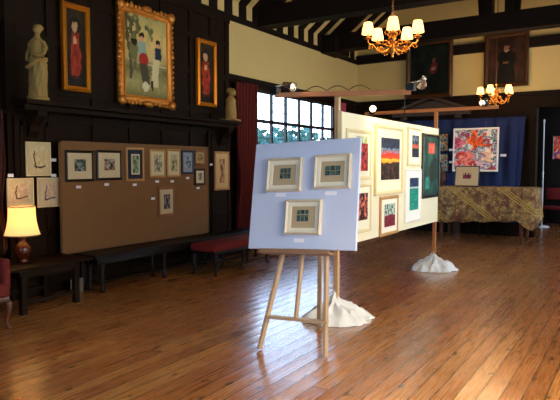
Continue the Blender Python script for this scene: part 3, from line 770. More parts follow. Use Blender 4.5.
spot(bb + Vector((-.0, 0, .03)), (-2.45, 6.2, 1.75), 'silver clamp spotlight at the right end of the near cross beam', False, 44, reach=(.10, .05, .01))
spot(fa + Vector((.12, 0, -.0)) , (-2.6, 6.4, 2.1), 'glowing clamp spotlight at the left end of the far cross beam', True, 8)
spot(fb + Vector((-.17, 0, .03)), (-2.47, 7.0, 1.5), 'glowing clamp spotlight at the right end of the far cross beam', True, 36)
# cables
tag(MB().tube([bb + Vector((-.05, 0, .02)), bb + Vector((-.06, .0, -.1)), bb + Vector((-.055, 0, -.2))], .005, 6).build('hanging_cable', BLACKP, None, True), 'thin black cable hanging down from the right end of the near cross beam', 'cable')
dirb = (bb - ba).normalized(); cbm = []
for k in range(25):
    t_ = k / 24; cbm.append(ba + dirb * (.3 + .62 * t_) + Vector((0, 0, .03 + .045 * abs(math.sin(t_ * PI * 3)))))
tag(MB().tube(cbm, .004, 6).build('looped_cable', BLACKP, None, True), 'thin black cable looping along the top of the near cross beam', 'cable')

# ================================================================== EASEL WITH BLUISH BOARD
BL = Vector((-2.795, 3.948, .811)); BR = Vector((-1.856, 4.042, .854)); TL = Vector((-2.856, 4.16, 1.685))
PE = Plane(BL, BR - BL, TL - BL)
bw = (BR - BL).length; bh = (TL - BL).length
bd = MB().b2((-bw / 2, 0, 0), (bw / 2, .035, bh), bev=.004).build('easel_board', mat('pale_blue_grey_board', 'c6cfe2', .6, var=.02, scale=3)); bd.matrix_world = PE.mat(bw / 2, 0, 0)
tag(bd, 'square pale blue grey board with three small framed prints, standing on the easel', 'display board')
BM = 'e9e4cf'
picture(PE, (268, 158.8, 302.5, 192), 'small_framed_print', 'small square print of teal blocks at the upper left of the easel board', PALEF, .022, a_blocks, (.36, .36, .72, .74), 'b8a27c', depth=.035, group='prints on the easel board', seed=1, res=(30, 26))
picture(PE, (315, 155, 351.5, 189), 'small_framed_print', 'small square print of teal blocks at the upper right of the easel board', PALEF, .022, a_blocks, (.27, .36, .76, .7), 'b8a27c', depth=.035, group='prints on the easel board', seed=3, res=(36, 26))
picture(PE, (286, 200, 322, 235), 'small_framed_print', 'small square print of teal blocks alone at the lower middle of the easel board', PALEF, .022, a_blocks, (.3, .34, .68, .74), 'b8a27c', depth=.035, group='prints on the easel board', seed=2, res=(30, 30))
for o_ in [o for o in bpy.data.objects if o.get('group') == 'prints on the easel board']:     # white outer mount around the tan one
    fr_ = [q for q in bpy.data.objects if q.parent == o_ and q.name.startswith('mount')][0]
    zs = [v.co.z for v in fr_.data.vertices]; xs = [v.co.x for v in fr_.data.vertices]
    mb = MB(); ww = max(xs) - min(xs) - .02; hh = max(zs) - min(zs) - .02; ring(mb, ww, hh, .034, .0121, .018, 0)
    for v_ in mb.bm.verts: v_.co.z += min(zs) + .01
    mb.build('outer_mount', mat('ivory_mount', 'e4dcc0', .7, var=.02), o_)
card(PE, 280.5, 195, .09, .034, 'white title card under the upper left print on the easel board')
card(PE, 331, 193.3, .10, .030, 'white title card under the upper right print on the easel board')
card(PE, 299, 240.5, .09, .034, 'white title card under the lower print on the easel board')
es = thing('easel', 'pale wooden studio easel holding the blue grey board', 'easel', (-2.36, 4.1, 0))
EP = mat('easel_pine', 'ae9170', .5, var=.2, scale=9, stretch=(2, 2, .5))
bk = PE.n * -.052       # just behind the board
def onback(u, v): return PE.o + PE.r * u + PE.u * v + bk
off = Vector((-2.36, 4.1, 0))
Lf = Vector((-2.619, 3.854, .0)); Rf = Vector((-2.072, 3.964, .0)); Bf = Vector((-2.522, 4.696, .0))
uL = PE.uv(280.5, 252)[0]; uR = PE.uv(324.3, 252)[0]; uM = PE.uv(299.9, 252)[0]; vB = -.02
Lm = onback(uL, vB); Rm = onback(uR, vB)
Lt = Lm + (Lm - Lf).normalized() * .8; Lt = onback(uL + .17, .78)
Rt = onback(uR - .02, .78)
leg = lambda pts, w, t_: [MB().bar(pts[i] - off, pts[i + 1] - off, w, t_, up=(0, 1, 0), bev=.003) for i in range(1)][0]
def leg2(f, m, t, nm='leg'):
    mb = MB(); d1 = (m - f).normalized(); mb.bar(f - off, m - off, .05, .024, up=(1, 0, 0), bev=.003); mb.bar(m - off - d1 * .005, t - off, .05, .024, up=(1, 0, 0), bev=.003)
    return mb.build(nm, EP, es)
def lift(p): return Vector((p.x, p.y, .012))
leg2(lift(Lf), Lm, Lt); leg2(lift(Rf), Rm, Rt)
top = (Lt + Rt) / 2
MB().bar(lift(Bf) - off, top + Vector((0, .06, -.02)) - off, .04, .022, up=(0, 1, 0), bev=.003).build('rear_leg', EP, es)
fl = .155
def along(a, b, t): return a + (b - a) * t
ca = along(Lf, Lm, .34); cb2 = along(Rf, Rm, .34)
MB().bar(ca - off + Vector((-.02, 0, 0)), cb2 - off + Vector((.02, 0, 0)), .024, .05, up=(0, 1, 0), bev=.003).build('cross_bar', EP, es)
mm = along(ca, cb2, .47)
MB().bar(mm - off + Vector((0, .02, -.02)), onback(uM, .0) - off, .042, .022, up=(1, 0, 0), bev=.003).bar(onback(uM, 0) - off, onback(uM + .03, .78) - off, .042, .022, up=(1, 0, 0)).build('mast', EP, es)
tu0 = PE.uv(262, 250)[0]; tu1 = PE.uv(332, 250)[0]
tr = MB(); m_ = PE.mat((tu0 + tu1) / 2, -.03, 0); w_ = tu1 - tu0
tr.box((0, -.0, .0), (w_, .12, .022), bev=.003).box((0, -.055, .012), (w_, .012, .03), bev=.003)
bmesh.ops.transform(tr.bm, matrix=Matrix.Translation(-off) @ m_, verts=tr.bm.verts); tr.build('tray', mat('tray_wood', '8c6a4c', .5, var=.2), es)
tl_ = MB().box((0, .05, .0), (.5, .03, .05)); bmesh.ops.transform(tl_.bm, matrix=Matrix.Translation(-off) @ PE.mat(bw / 2 + .0, .78, 0), verts=tl_.bm.verts); tl_.build('head_block', EP, es)

# ================================================================== STATUES
def statue_robed():
    t = thing('robed_statue', 'pale stone statue of a robed standing figure at the left end of the mantel', 'statue', (-5.66, 4.02, 2.22), .2); t.scale = (1.15, 1.15, 1.0)
    MB().lathe([(.10, 0), (.105, .012), (.10, .03), (.092, .035)], 24).build('plinth', STONE, t, True)
    mb = MB()
    fold = lambda a, z: 1 + (.07 * math.sin(a * 7 + z * 16) + .035 * math.sin(a * 12 - z * 22)) * (1 if z < .47 else .2)
    mb.loft([(.0, 0, .03, .088, .086), (.0, 0, .1, .084, .08), (.005, .0, .2, .086, .078), (.01, .0, .3, .09, .075), (.012, 0, .38, .088, .072), (.008, 0, .44, .078, .066), (0, 0, .5, .06, .052),
             (-.005, 0, .56, .066, .052), (-.005, 0, .61, .076, .055), (0, 0, .645, .072, .048), (.003, 0, .668, .04, .035), (.006, 0, .69, .026, .026), (.01, 0, .72, .025, .025)], 40, fold)
    # draped swag across the hips
    pts = [(.09, -.02, .44), (.06, -.08, .41), (0, -.09, .37), (-.06, -.075, .35), (-.09, 0, .36), (-.05, .07, .4), (.04, .08, .44), (.09, .02, .45), (.09, -.02, .44)]
    mb.tube(pts, .016, 8)
    mb.ball((.014, -.004, .765), .044, (.88, 1, 1.2)); mb.ball((.015, -.046, .762), .009, (.8, 1, 1.7), seg=8)
    mb.ball((.012, .035, .785), .034, (1, 1, .9)); mb.ball((.012, .008, .795), .043, (1, 1.05, .7))
    # arms gathering the cloth at the waist
    mb.tube([(.072, 0, .63), (.1, .01, .56), (.1, -.02, .49), (.06, -.06, .47), (.02, -.075, .475)], [.024, .022, .019, .017, .015], 10)
    mb.tube([(-.076, 0, .63), (-.1, .01, .56), (-.098, -.02, .5), (-.07, -.055, .45), (-.04, -.085, .42)], [.024, .022, .019, .017, .015], 10)
    mb.build('figure', STONE, t, True, remesh=.006)
statue_robed()
def statue_small():
    t = thing('stone_bust', 'small pale stone bust with bowed head at the right end of the mantel', 'statue', (-5.68, 7.55, 2.225), .3); t.scale = (1.15, 1.15, 1.08)
    MB().b2((-.11, -.13, 0), (.11, .13, .025), bev=.004).build('plinth', STONE, t)
    mb = MB()
    mb.loft([(0, 0, .02, .075, .085), (0, 0, .06, .08, .09), (0, 0, .14, .082, .094), (0, 0, .22, .07, .078), (0, 0, .27, .066, .075), (0, 0, .31, .07, .085), (.0, 0, .345, .05, .06), (0, 0, .37, .03, .032), (.01, 0, .4, .03, .03)], 28, lambda a, z: 1 + .04 * math.sin(a * 6 + z * 20))
    mb.ball((.02, .0, .425), .055, (1, .9, 1.12)); mb.ball((.072, .0, .415), .01, (1, .8, 1.6), seg=8); mb.ball((-.012, 0, .445), .052, (1, 1, .9))
    mb.ball((.06, .0, .385), .018, seg=8)
    mb.build('figure', STONE, t, True, remesh=.007)
statue_small()

# ================================================================== CURTAINS
def curtain(name, y0, y1, z0, z1, x, label, m, folds=7, amp=.05, seed=0):
    def P(i, j):
        a = i * folds * 2 * PI
        pinch = 1 - .22 * math.exp(-((j - .35) / .16) ** 2) * (1 if seed == 0 else 0)
        yy = (y0 + y1) / 2 + (i - .5) * (y1 - y0) * pinch
        return (x + amp * math.sin(a + .4 * math.sin(j * 4)) * (1 + .3 * math.sin(j * 5 + i * 3)), yy, z0 + (z1 - z0) * j)
    t = thing(name, label, 'curtain', (0, 0, 0))
    mb = MB(); mb.grid(P, folds * 10, 24); o = mb.build('cloth', m, t, True, solid=.008)
    MB().tube([(x, y0 - .05, z1 - .02), (x, y1 + .05, z1 - .02)], .018).build('curtain_pole', OAK, t, True)
    return t
curtain('window_curtain', 7.9, 8.5, .35, 2.92, XL + .17, 'dark red velvet curtain at the left side of the leaded window', REDC, 7, .05)
curtain('window_curtain', 11.55, 12.05, .35, 2.92, XL + .17, 'red curtain coloured pinkish as if lit through, at the right side of the leaded window', mat('pink_red_cloth', 'a0405c', .85, var=.2), 6, .045)  # pink colour has the window light through the red cloth painted in
curtain('window_curtain', 3.25, 3.72, .55, 2.1, XL + .17, 'dark brown red curtain hanging at the left edge of the picture', mat('brown_red_cloth', '3a1810', .9, var=.25), 6, .045)

# ================================================================== LAMP TABLE, LAMP, CHAIR, BENCHES
tb = thing('side_table', 'low dark oak table carrying the lit lamp', 'table', (-5.53, 3.83, 0))
MB().b2((-.33, -.52, .45), (.33, .52, .48), bev=.006).build('table_top', OAK, tb)
MB().b2((-.28, -.36, .37), (.28, .36, .45)).build('apron', OAK, tb)
for sx in (-1, 1):
    for sy in (-1, 1):
        MB().b2((sx * .27 - .03, sy * .32 - .03, 0), (sx * .27 + .03, sy * .32 + .03, .4), bev=.006).build('leg', OAK, tb)
for sx in (-1, 1): MB().b2((sx * .27 - .018, -.3, .1), (sx * .27 + .018, .3, .14)).build('stretcher', OAK, tb)
# lamp
lp = W(22.5, 262, 2, .48); lx, ly = -5.56, W(22.5, 240, 0, -5.56).y
lm = thing('table_lamp', 'lit table lamp with a cream shade and brown vase base', 'lamp', (lx, ly, .48))
MB().lathe([(.05, 0), (.058, .01), (.05, .025), (.045, .035), (.07, .07), (.085, .12), (.08, .17), (.05, .205), (.03, .22), (.028, .25), (.036, .258), (.036, .27)], 28).build('base', mat('brown_glazed_ceramic', '4a1e0c', .2, var=.5, scale=18), lm, True)
MB().lathe([(.01, .27), (.01, .36)], 10).lathe([(.02, .3), (.022, .33)], 12).build('stem', BRASS, lm, True)
def shade_mat(name, col, es):
    m = bpy.data.materials.new(name); m.use_nodes = True; n = m.node_tree.nodes; l = m.node_tree.links
    p = n['Principled BSDF']; p.inputs['Base Color'].default_value = h2('e8cf94') + (1,); p.inputs['Roughness'].default_value = .8
    t = n.new('ShaderNodeBsdfTranslucent'); t.inputs[0].default_value = h2('ffd890') + (1,)
    x = n.new('ShaderNodeMixShader'); x.inputs[0].default_value = .6
    p.inputs['Emission Color'].default_value = col + (1,); p.inputs['Emission Strength'].default_value = es
    l.new(p.outputs[0], x.inputs[1]); l.new(t.outputs[0], x.inputs[2]); l.new(x.outputs[0], n['Material Output'].inputs[0]); return m
SHADE = shade_mat('lamp_shade_cloth', (1, .84, .42), 1.0)
prof = [(.18 - .045 * (k / 10) ** .8 - .0 , .29 + .305 * k / 10) for k in range(11)]
prof = [(r - .012 * math.sin(PI * (z - .29) / .305), z) for r, z in prof]
MB().lathe(prof, 48, cap=False, wob=lambda a, z: 1 + .008 * math.sin(a * 40)).build('lamp_shade', SHADE, lm, True, solid=.002)
for pf in ([(.181, .287), (.183, .29), (.181, .297)], [(.135, .59), (.137, .594), (.135, .6)]):
    MB().lathe(pf, 48, cap=False).build('shade_trim', mat('dark_gold_braid', '8a6a2c', .6), lm, solid=.002)
MB().ball((0, 0, .43), .03, (1, 1, 1.3)).build('bulb', mat('lamp_bulb', 'fff0d0', .4, emit=(1, .6, .25), estr=8), lm, True)
l = bpy.data.lights.new('lamp_glow', 'POINT'); l.energy = 4.5; l.color = (1, .58, .22); l.shadow_soft_size = .04
o = bpy.data.objects.new('lamp_glow', l); COL.objects.link(o); o.parent = lm; o.location = (.0, 0, .49)
# note card leaning below table
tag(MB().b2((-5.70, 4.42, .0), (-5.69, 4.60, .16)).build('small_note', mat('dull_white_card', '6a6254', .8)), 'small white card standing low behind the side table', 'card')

def cabriole(mb, x, y, h, sx, sy):
    mb.tube([(x, y, h), (x + sx * .025, y + sy * .025, h * .8), (x + sx * .02, y + sy * .02, h * .55), (x - sx * .0, y - sy * .0, h * .25), (x + sx * .02, y + sy * .02, h * .08), (x + sx * .035, y + sy * .035, 0)], [.035, .036, .026, .017, .016, .026], 10)
ch = thing('armchair', 'red upholstered armchair with carved cabriole legs at the left edge', 'armchair', (-5.20, 2.85, 0), 0)
WAL = mat('carved_walnut', '4a2410', .35, var=.3)
REDA = mat('crimson_damask', '5c1208', .85, var=.3, scale=18)
MB().box((0, 0, .36), (.6, .62, .14), bev=.05).build('seat', REDA, ch, True)
MB().box((-.26, 0, .62), (.12, .6, .5), bev=.05).build('backrest', REDA, ch, True)
for s_ in (-1, 1): MB().box((.02, s_ * .29, .5), (.5, .08, .3), bev=.035).build('armrest', REDA, ch, True)
MB().box((0, 0, .28), (.58, .6, .05), bev=.015).build('seat_rail', WAL, ch)
for sx in (-1, 1):
    for sy in (-1, 1):
        mb = MB(); cabriole(mb, sx * .25, sy * .27, .28, sx, sy); mb.build('leg', WAL, ch, True)
# red bench
rb = thing('upholstered_bench', 'long low stool with a red velvet top on curved dark legs', 'bench', (-5.08, 6.78, 0), 0)
MB().box((0, 0, .385), (.44, 1.38, .11), bev=.04).build('cushion', REDV, rb, True)
MB().box((0, 0, .315), (.42, 1.34, .04), bev=.01).build('seat_rail', BLACKW, rb)
for sx in (-1, 1):
    for sy in (-1, 0, 1):
        mb = MB(); cabriole(mb, sx * .17, sy * .62, .31, sx, sy if sy else 0); mb.build('leg', BLACKW, rb, True)
    MB().tube([(sx * .17, -.6, .1), (sx * .17, .6, .1)], .012).build('stretcher', BLACKW, rb, True)
# long dark bench
lb = thing('long_bench', 'long black oak bench in front of the tan board', 'bench', (-5.52, 6.25, 0))
MB().b2((-.17, -1.75, .42), (.17, 1.75, .46), bev=.006).build('seat', BLACKW, lb)
MB().b2((-.12, -1.68, .34), (.12, 1.68, .42)).build('apron', BLACKW, lb)
for yy in (-1.6, -.55, .55, 1.6):
    for sx in (-1, 1): MB().lathe([(.028, 0), (.03, .05), (.018, .08), (.03, .16), (.02, .22), (.03, .3), (.03, .36)], 12, c=(sx * .11, yy, 0)).build('leg', BLACKW, lb, True)
MB().b2((-.015, -1.6, .08), (.015, 1.6, .115)).build('stretcher', OAK, lb)

# ================================================================== CHANDELIERS
CSH = shade_mat('candle_shade_cloth', (1, .66, .27), 4.5)
def chandelier(loc, rot, label):
    t = thing('chandelier', label, 'chandelier', loc, 0, 'brass chandeliers with five shaded lights')
    t.scale = (.92, .92, .88)
    MB().lathe([(.006, -.19), (.02, -.17), (.012, -.15), (.03, -.12), (.055, -.08), (.04, -.04), (.02, -.01), (.03, .03), (.05, .06), (.03, .1), (.018, .14), (.03, .17), (.02, .2), (.012, .24), (.022, .27), (.006, .3)], 20).build('column', BRASS, t, True)
    zt = 6.6 - loc[2]; mb = MB(); z = .3; k = 0
    while z < zt and z < 4:
        a = (k % 2) * PI / 2; c = (0, 0, z + .02); pts = [(math.cos(a) * .012 * math.cos(q), math.sin(a) * .012 * math.cos(q), z + .02 + .022 * math.sin(q)) for q in [2 * PI * i / 8 for i in range(9)]]
        mb.tube(pts, .0035, 5, cap=False); z += .034; k += 1
    mb.build('chain', mat('dark_bronze', '3a2412', .5, .6), t)
    for i in range(5):
        a = rot + i * 2 * PI / 5; ca_, sa = math.cos(a), math.sin(a)
        R_ = .31; pts = [(.03, -.06), (.08, -.11), (.15, -.12), (.21, -.08), (.25, -.03), (.29, -.03), (R_, .0), (R_, .04)]
        arm = MB().tube([(r * ca_, r * sa, z_) for r, z_ in pts], [.012, .012, .011, .010, .010, .010, .010, .010], 8)
        sc = [(.10, -.11), (.12, -.07), (.15, -.055), (.17, -.08), (.155, -.095)]
        arm.tube([(r * ca_, r * sa, z_) for r, z_ in sc], .009, 6)
        arm.tube([(r * ca_, r * sa, z_) for r, z_ in [(.04, -.02), (.08, .03), (.12, .02), (.125, -.02), (.1, -.03), (.09, -.01)]], .008, 6)
        arm.tube([(r * ca_, r * sa, z_) for r, z_ in [(.04, .12), (.08, .17), (.1, .13), (.08, .1)]], .007, 6)
        arm.tube([(r * ca_, r * sa, z_) for r, z_ in [(.24, -.04), (.27, -.09), (.3, -.08), (.3, -.055), (.28, -.06)]], .007, 6)
        for rr_, zz_ in ((.12, -.125), (.2, -.1), (.285, -.04)): arm.ball((rr_ * ca_, rr_ * sa, zz_), .017, (1, 1, .8), seg=8)
        arm.ball((.2 * ca_, .2 * sa, -.09), .018, seg=8)
        am = arm.build('arm', BRASS, t, True)
        MB().lathe([(.012, .03), (.045, .045), (.05, .055), (.02, .058), (.018, .08)], 16, c=(R_ * ca_, R_ * sa, 0)).build('drip_pan', BRASS, am, True)
        MB().lathe([(.012, .07), (.012, .15)], 10, c=(R_ * ca_, R_ * sa, 0)).build('candle_tube', mat('ivory_candle_tube', 'e8d8a8', .5), am, True)
        MB().lathe([(.074, .1), (.068, .15), (.056, .21), (.048, .245)], 24, c=(R_ * ca_, R_ * sa, 0), cap=False).build('candle_shade', CSH, am, True, solid=.002)
    l = bpy.data.lights.new('chandelier_glow', 'POINT'); l.energy = 46; l.color = (1, .62, .30); l.shadow_soft_size = .3
    o = bpy.data.objects.new('chandelier_glow', l); COL.objects.link(o); o.parent = t; o.location = (0, 0, .42)
    return t
c1 = W(392.5, 43, 0, -2.45); c2 = W(496, 98, 0, -2.45)
chandelier(tuple(c1), PSI - math.radians(28), 'large near brass chandelier with five glowing cream shades')
chandelier(tuple(c2), PSI - math.radians(60), 'farther brass chandelier glowing in front of the dark portrait')

# ================================================================== BACK WALL PICTURES
PK = Plane((0, YB - .06, 0), (1, 0, 0), (0, 0, 1))
DKF = mat('old_dark_gilt_frame', '4a2c14', .4, .2, var=.3)
PKn = Plane((0, YB - .10, 0), (1, 0, 0), (0, 0, 1))
picture(PKn, (406.5, 40, 453, 98), 'old_painting', 'large dark old painting with a small red figure, high on the back wall left', DKF, .1, a_dark_landscape, depth=.07, seed=2, res=(40, 44), inner=.03)
picture(PKn, (484.5, 33, 529, 87), 'old_portrait', 'dark old portrait of a person in black clothing, high on the back wall right', DKF, .08, a_dark_portrait, depth=.07, seed=3, res=(40, 44), inner=.03)

# blue backdrop cloth
BLUE = mat('royal_blue_cloth', '13234f', .8, var=.2, scale=6)
k0 = W(396, 160, 1, 12.9); k1 = W(524.5, 160, 1, 12.9)
bc = thing('backdrop_cloth', 'dark royal blue cloth hanging across the back wall', 'cloth', (0, 12.9, 0))
def P(i, j):
    x_ = k0.x + (k1.x - k0.x) * i - (.12 * (1 - j) if i > .96 else 0)
    return (x_, .035 * math.sin(i * 60 + math.sin(j * 3)) * (.5 + .5 * math.sin(i * 17)), .3 + (2.53 - .3) * j)
MB().grid(P, 120, 16).build('cloth', BLUE, bc, True, solid=.006)
MB().tube([(k0.x - .05, 0, 2.54), (k1.x + .05, 0, 2.54)], .015).build('hanging_rail', OAK, bc, True)
for xx_ in (k0.x + .1, k1.x - .3): MB().b2((xx_, .045, 0), (xx_ + .04, .085, 2.54)).build('stand_pole', BLACKW, bc)
PC = Plane((0, 12.855, 0), (1, 0, 0), (0, 0, 1))
picture(PC, (439.5, 133.5, 448.7, 151.5), 'small_canvas', 'small colourful canvas on the blue cloth, the upper of two', BLACKF, .015, a_scene, seed=5, res=(18, 24), group='small canvases on the blue cloth')
picture(PC, (439.5, 153.5, 448.7, 171.5), 'small_canvas', 'small colourful canvas on the blue cloth, the lower of two', BLACKF, .015, a_scene, seed=8, res=(18, 24), group='small canvases on the blue cloth')
card(PC, 451, 149.8, .09, .05, 'white title card beside the upper small canvas on the blue cloth')
card(PC, 451, 162, .09, .05, 'white title card beside the lower small canvas on the blue cloth')
card(PC, 503.3, 155.3, .12, .05, 'white title card on the blue cloth right of the flower painting')

# ================================================================== COVERED TABLE
TX0, TX1, TY0, TY1, TZ = -3.85, -1.72, 11.55, 12.4, 1.08
ct = thing('long_table', 'tall dark table under the patterned cloth, on turned legs with castors', 'table', ((TX0 + TX1) / 2, (TY0 + TY1) / 2, 0))
hx, hy = (TX1 - TX0) / 2, (TY1 - TY0) / 2
REDOAK = mat('red_brown_wood', '5a2c16', .35, var=.3)
MB().b2((-hx + .02, -hy + .02, TZ - .05), (hx - .02, hy - .02, TZ - .012)).b2((-hx + .1, -hy + .1, TZ - .22), (hx - .1, hy - .1, TZ - .05)).build('table_top', BLACKW, ct)
xs_ = W(441, 225, 1, TY0 + .12).x - (TX0 + TX1) / 2; xe_ = W(521.5, 225, 1, TY0 + .12).x - (TX0 + TX1) / 2
for xx, yy in ((xs_, -hy + .12), (xe_, -hy + .12), (xs_, hy - .12), (xe_, hy - .12)):
    lg = MB().lathe([(.03, .07), (.035, .12), (.045, .4), (.055, .7), (.06, .9)], 14, c=(xx, yy, 0)).build('leg', REDOAK, ct, True)
    mb = MB(); mb.lathe([(.02, .05), (.03, .06), (.03, .075)], 12, c=(xx, yy, 0)); q = MB()
    mb.tube([(xx, yy - .012, .028), (xx, yy + .012, .028)], .028, 14); mb.build('castor', mat('dull_brass', '5a4020', .5, .6), lg, True)
def cloth_mat():
    m = bpy.data.materials.new('patterned_gold_cloth'); m.use_nodes = True; n = m.node_tree.nodes; l = m.node_tree.links; p = n['Principled BSDF']; p.inputs['Roughness'].default_value = .85
    t = n.new('ShaderNodeTexCoord'); s = n.new('ShaderNodeSeparateXYZ'); l.new(t.outputs['Object'], s.inputs[0])
    # diagonal stripe coordinate x + 2z
    a = n.new('ShaderNodeMath'); a.operation = 'MULTIPLY_ADD'; a.inputs[1].default_value = 1.35; l.new(s.outputs['Z'], a.inputs[0]); l.new(s.outputs['X'], a.inputs[2])
    b = n.new('ShaderNodeMath'); b.operation = 'MULTIPLY'; b.inputs[1].default_value = 1.05; l.new(a.outputs[0], b.inputs[0])
    f = n.new('ShaderNodeMath'); f.operation = 'FRACT'; l.new(b.outputs[0], f.inputs[0])
    r = n.new('ShaderNodeValToRGB'); r.color_ramp.interpolation = 'CONSTANT'; e = r.color_ramp.elements
    e[0].color = (0, 0, 0, 1); e[1].position = .42; e[1].color = (1, 1, 1, 1)
    for ps, v in ((.46, 0), (.50, 1), (.53, 0), (.57, 1), (.60, 0)): q = e.new(ps); q.color = (v, v, v, 1)
    l.new(f.outputs[0], r.inputs[0])
    v = n.new('ShaderNodeTexVoronoi'); v.inputs['Scale'].default_value = 13; v.feature = 'DISTANCE_TO_EDGE'; l.new(t.outputs['Object'], v.inputs['Vector'])
    w = n.new('ShaderNodeTexNoise'); w.inputs['Scale'].default_value = 9; w.inputs['Detail'].default_value = 5; l.new(t.outputs['Object'], w.inputs['Vector'])
    r2 = n.new('ShaderNodeValToRGB'); e2 = r2.color_ramp.elements; e2[0].position = .38; e2[0].color = h2('6a3420') + (1,); e2[1].position = .62; e2[1].color = h2('b08a50') + (1,)
    q = e2.new(.5); q.color = h2('8a6c38') + (1,)
    l.new(w.outputs['Fac'], r2.inputs[0])
    r3 = n.new('ShaderNodeValToRGB'); r3.color_ramp.elements[0].position = .02; r3.color_ramp.elements[0].color = (1, 1, 1, 1); r3.color_ramp.elements[1].position = .09; r3.color_ramp.elements[1].color = (0, 0, 0, 1)
    l.new(v.outputs['Distance'], r3.inputs[0])
    m1 = n.new('ShaderNodeMix'); m1.data_type = 'RGBA'; m1.inputs[7].default_value = h2('5e4222') + (1,); l.new(r3.outputs[0], m1.inputs[0]); l.new(r2.outputs[0], m1.inputs[6])
    m2 = n.new('ShaderNodeMix'); m2.data_type = 'RGBA'; m2.inputs[7].default_value = h2('b08c3c') + (1,); l.new(r.outputs[0], m2.inputs[0]); l.new(m1.outputs[2], m2.inputs[6])
    l.new(m2.outputs[2], p.inputs['Base Color']); return m
mb = MB(); n_ = 160; per = []
Lx, Ly = TX1 - TX0, TY1 - TY0
def perim(s):
    s = s % 1 * (2 * Lx + 2 * Ly)
    if s < Lx: return (-hx + s, -hy, 0, -1, s / Lx, 'f')
    s -= Lx
    if s < Ly: return (hx, -hy + s, 1, 0, s / Ly, 'r')
    s -= Ly
    if s < Lx: return (hx - s, hy, 0, 1, s / Lx, 'b')
    s -= Lx
    return (-hx, hy - s, -1, 0, s / Ly, 'l')
def drop(q):
    x_, y_, nx_, ny_, t_, sd = q
    if sd == 'f': return .60 + (.12 * (1 - t_ * 1.1) if t_ < .9 else 0) + (.18 * (t_ - .86) / .14 if t_ > .86 else 0)
    if sd == 'r': return .72 - .2 * t_
    if sd == 'b': return .5
    return .55
rings = []
for lev in range(-1, 9):
    ring_ = []
    for k in range(n_):
        q = perim(k / n_); j = lev / 8
        if lev < 0: ring_.append(mb.bm.verts.new((q[0] * .985, q[1] * .97, 0)))
        else:
            o_ = .012 + j * (.05 + .028 * math.sin(k * .85) + .015 * math.sin(k * .37 + 1))
            ring_.append(mb.bm.verts.new((q[0] + q[2] * o_, q[1] + q[3] * o_, -.012 * (lev >= 0) - j * drop(q) - .012 * math.sin(k * .6) * j)))
    rings.append(ring_)
for a_, b_ in zip(rings, rings[1:]):
    for k in range(n_): mb.bm.faces.new((a_[k], a_[(k + 1) % n_], b_[(k + 1) % n_], b_[k]))
mb.bm.faces.new(rings[0])
tcl = mb.build('tablecloth', cloth_mat(), None, True, solid=.006); tcl.location = ((TX0 + TX1) / 2, (TY0 + TY1) / 2, TZ + .004)
tag(tcl, 'gold and brown patterned cloth with diagonal yellow stripes draped over the long table', 'tablecloth')
# things on the table
PT = Plane((0, 11.72, 0), (1, 0, 0), (0, .16, 1))
z_ = TZ + .012; PT = Plane((0, 11.72, z_), (1, 0, 0), (0, .17, 1))
a, c, b, d = PT.box(455, 166, 479.5, 186); 
lt = thing('leaning_picture', 'small black framed picture with a crimson motif on a tan mount, propped on the table', 'picture', matrix=PT.mat((a + b) / 2, 0, 0))
mb = MB(); ring(mb, b - a, d, .018, 0, .022, .003); mb.build('frame', BLACKF, lt)
MB().b2((-(b - a) / 2 + .01, -.01, .01), ((b - a) / 2 - .01, -.002, d - .01)).build('mount', mat('tan_mount', 'c8a878', .8, var=.03), lt)
artmesh('artwork', .2, .19, .013, a_castle, lt, 24, 20, d * .30, 1)
MB().bar((0, .01, d * .7), (0, .12, .02), .03, .01).build('strut', BLACKF, lt)
# flower painting on a black easel behind the table
PFl = Plane((0, 12.56, 0), (1, 0, 0), (0, .06, 1))
picture(PFl, (453, 128, 498.7, 171.5), 'flower_painting', 'large square painting of red and orange flowers in a white frame before the blue cloth', mat('bright_white_frame', 'efe6d0', .5), .035, a_flowers, seed=3, res=(70, 66), depth=.03, cat='painting')
fc = PFl.uv(476, 171.5)
fe = thing('display_easel', 'black tripod easel holding the flower painting behind the long table', 'easel', (fc[0], 12.64, 0))
zb = fc[1]
MB().bar((-.16, -.02, 0.01), (-.03, .08, zb + .6), .03, .02).build('leg', BLACKW, fe)
MB().bar((.28, -.02, .01), (.06, .08, zb + .6), .03, .02).build('leg', BLACKW, fe)
MB().bar((.04, .2, .01), (.02, .1, zb + .6), .03, .02).build('leg', BLACKW, fe)
MB().b2((-.3, -.09, zb - .035), (.3, .02, zb - .008)).build('ledge', BLACKW, fe)
vz = W(441.5, 186, 1, 12.0)
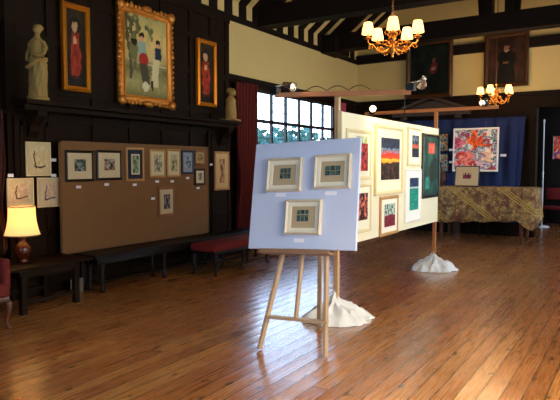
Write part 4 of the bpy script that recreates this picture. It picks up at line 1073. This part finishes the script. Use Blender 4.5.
vs_ = thing('table_vase', 'small dark brown vase at the left end of the covered table', 'vase', (vz.x, 12.0, TZ + .008))
MB().lathe([(.05, 0), (.055, .01), (.08, .08), (.09, .16), (.075, .24), (.04, .3), (.035, .34), (.05, .37)], 20).build('body', mat('dark_brown_glaze', '4a2a1c', .3, var=.4), vs_, True)
MB().tube([(.06, 0, .26), (.12, 0, .24), (.13, 0, .17), (.085, 0, .12)], .01).build('handle', _M['dark_brown_glaze'], vs_, True)

# white pole with a round base, in the alcove
wp = W(541.5, 227, 2, 0)
po = thing('white_pole', 'slim white metal pole on a round base in the dark alcove', 'pole', (wp.x, wp.y, 0))
MB().lathe([(.16, 0), (.18, .008), (.17, .022), (.04, .035), (.03, .06)], 28).build('base', mat('white_enamel', 'e0e0e2', .4), po, True)
MB().lathe([(.019, .04), (.019, 1.3), (.024, 1.31), (.024, 1.36), (.015, 1.37), (.015, 2.55), (.022, 2.56), (.022, 2.62), (.008, 2.64)], 14).build('shaft', _M['white_enamel'], po, True)
# bright picture on the alcove wall and red chairs
PA = Plane((0, 16.58, 0), (1, 0, 0), (0, 0, 1))
picture(PA, (552.5, 135, 572, 160), 'bright_painting', 'bright red and orange painting on the dark alcove wall', BLACKF, .03, a_bright, seed=4, res=(24, 24), cat='painting')
def alcove_chair(x, y, rz, label):
    t = thing('red_chair', label, 'chair', (x, y, 0), rz, 'red seated chairs in the alcove')
    MB().box((0, 0, .46), (.44, .44, .07), bev=.025).build('seat', REDV, t, True)
    MB().box((0, .2, .8), (.4, .05, .3), bev=.02).build('backrest', REDV, t, True)
    for sx in (-1, 1):
        MB().bar((sx * .19, -.19, 0), (sx * .19, -.19, .44), .035, .035).build('leg', BLACKW, t)
        MB().bar((sx * .19, .2, 0), (sx * .19, .22, .98), .035, .035).build('leg', BLACKW, t)
    return t
q = W(553, 215, 1, 15.9); alcove_chair(q.x, 15.9, .0, 'red upholstered chair standing in the alcove just right of the white pole')
alcove_chair(q.x + .75, 15.9, .1, 'red upholstered chair in the alcove at the right edge of the picture')
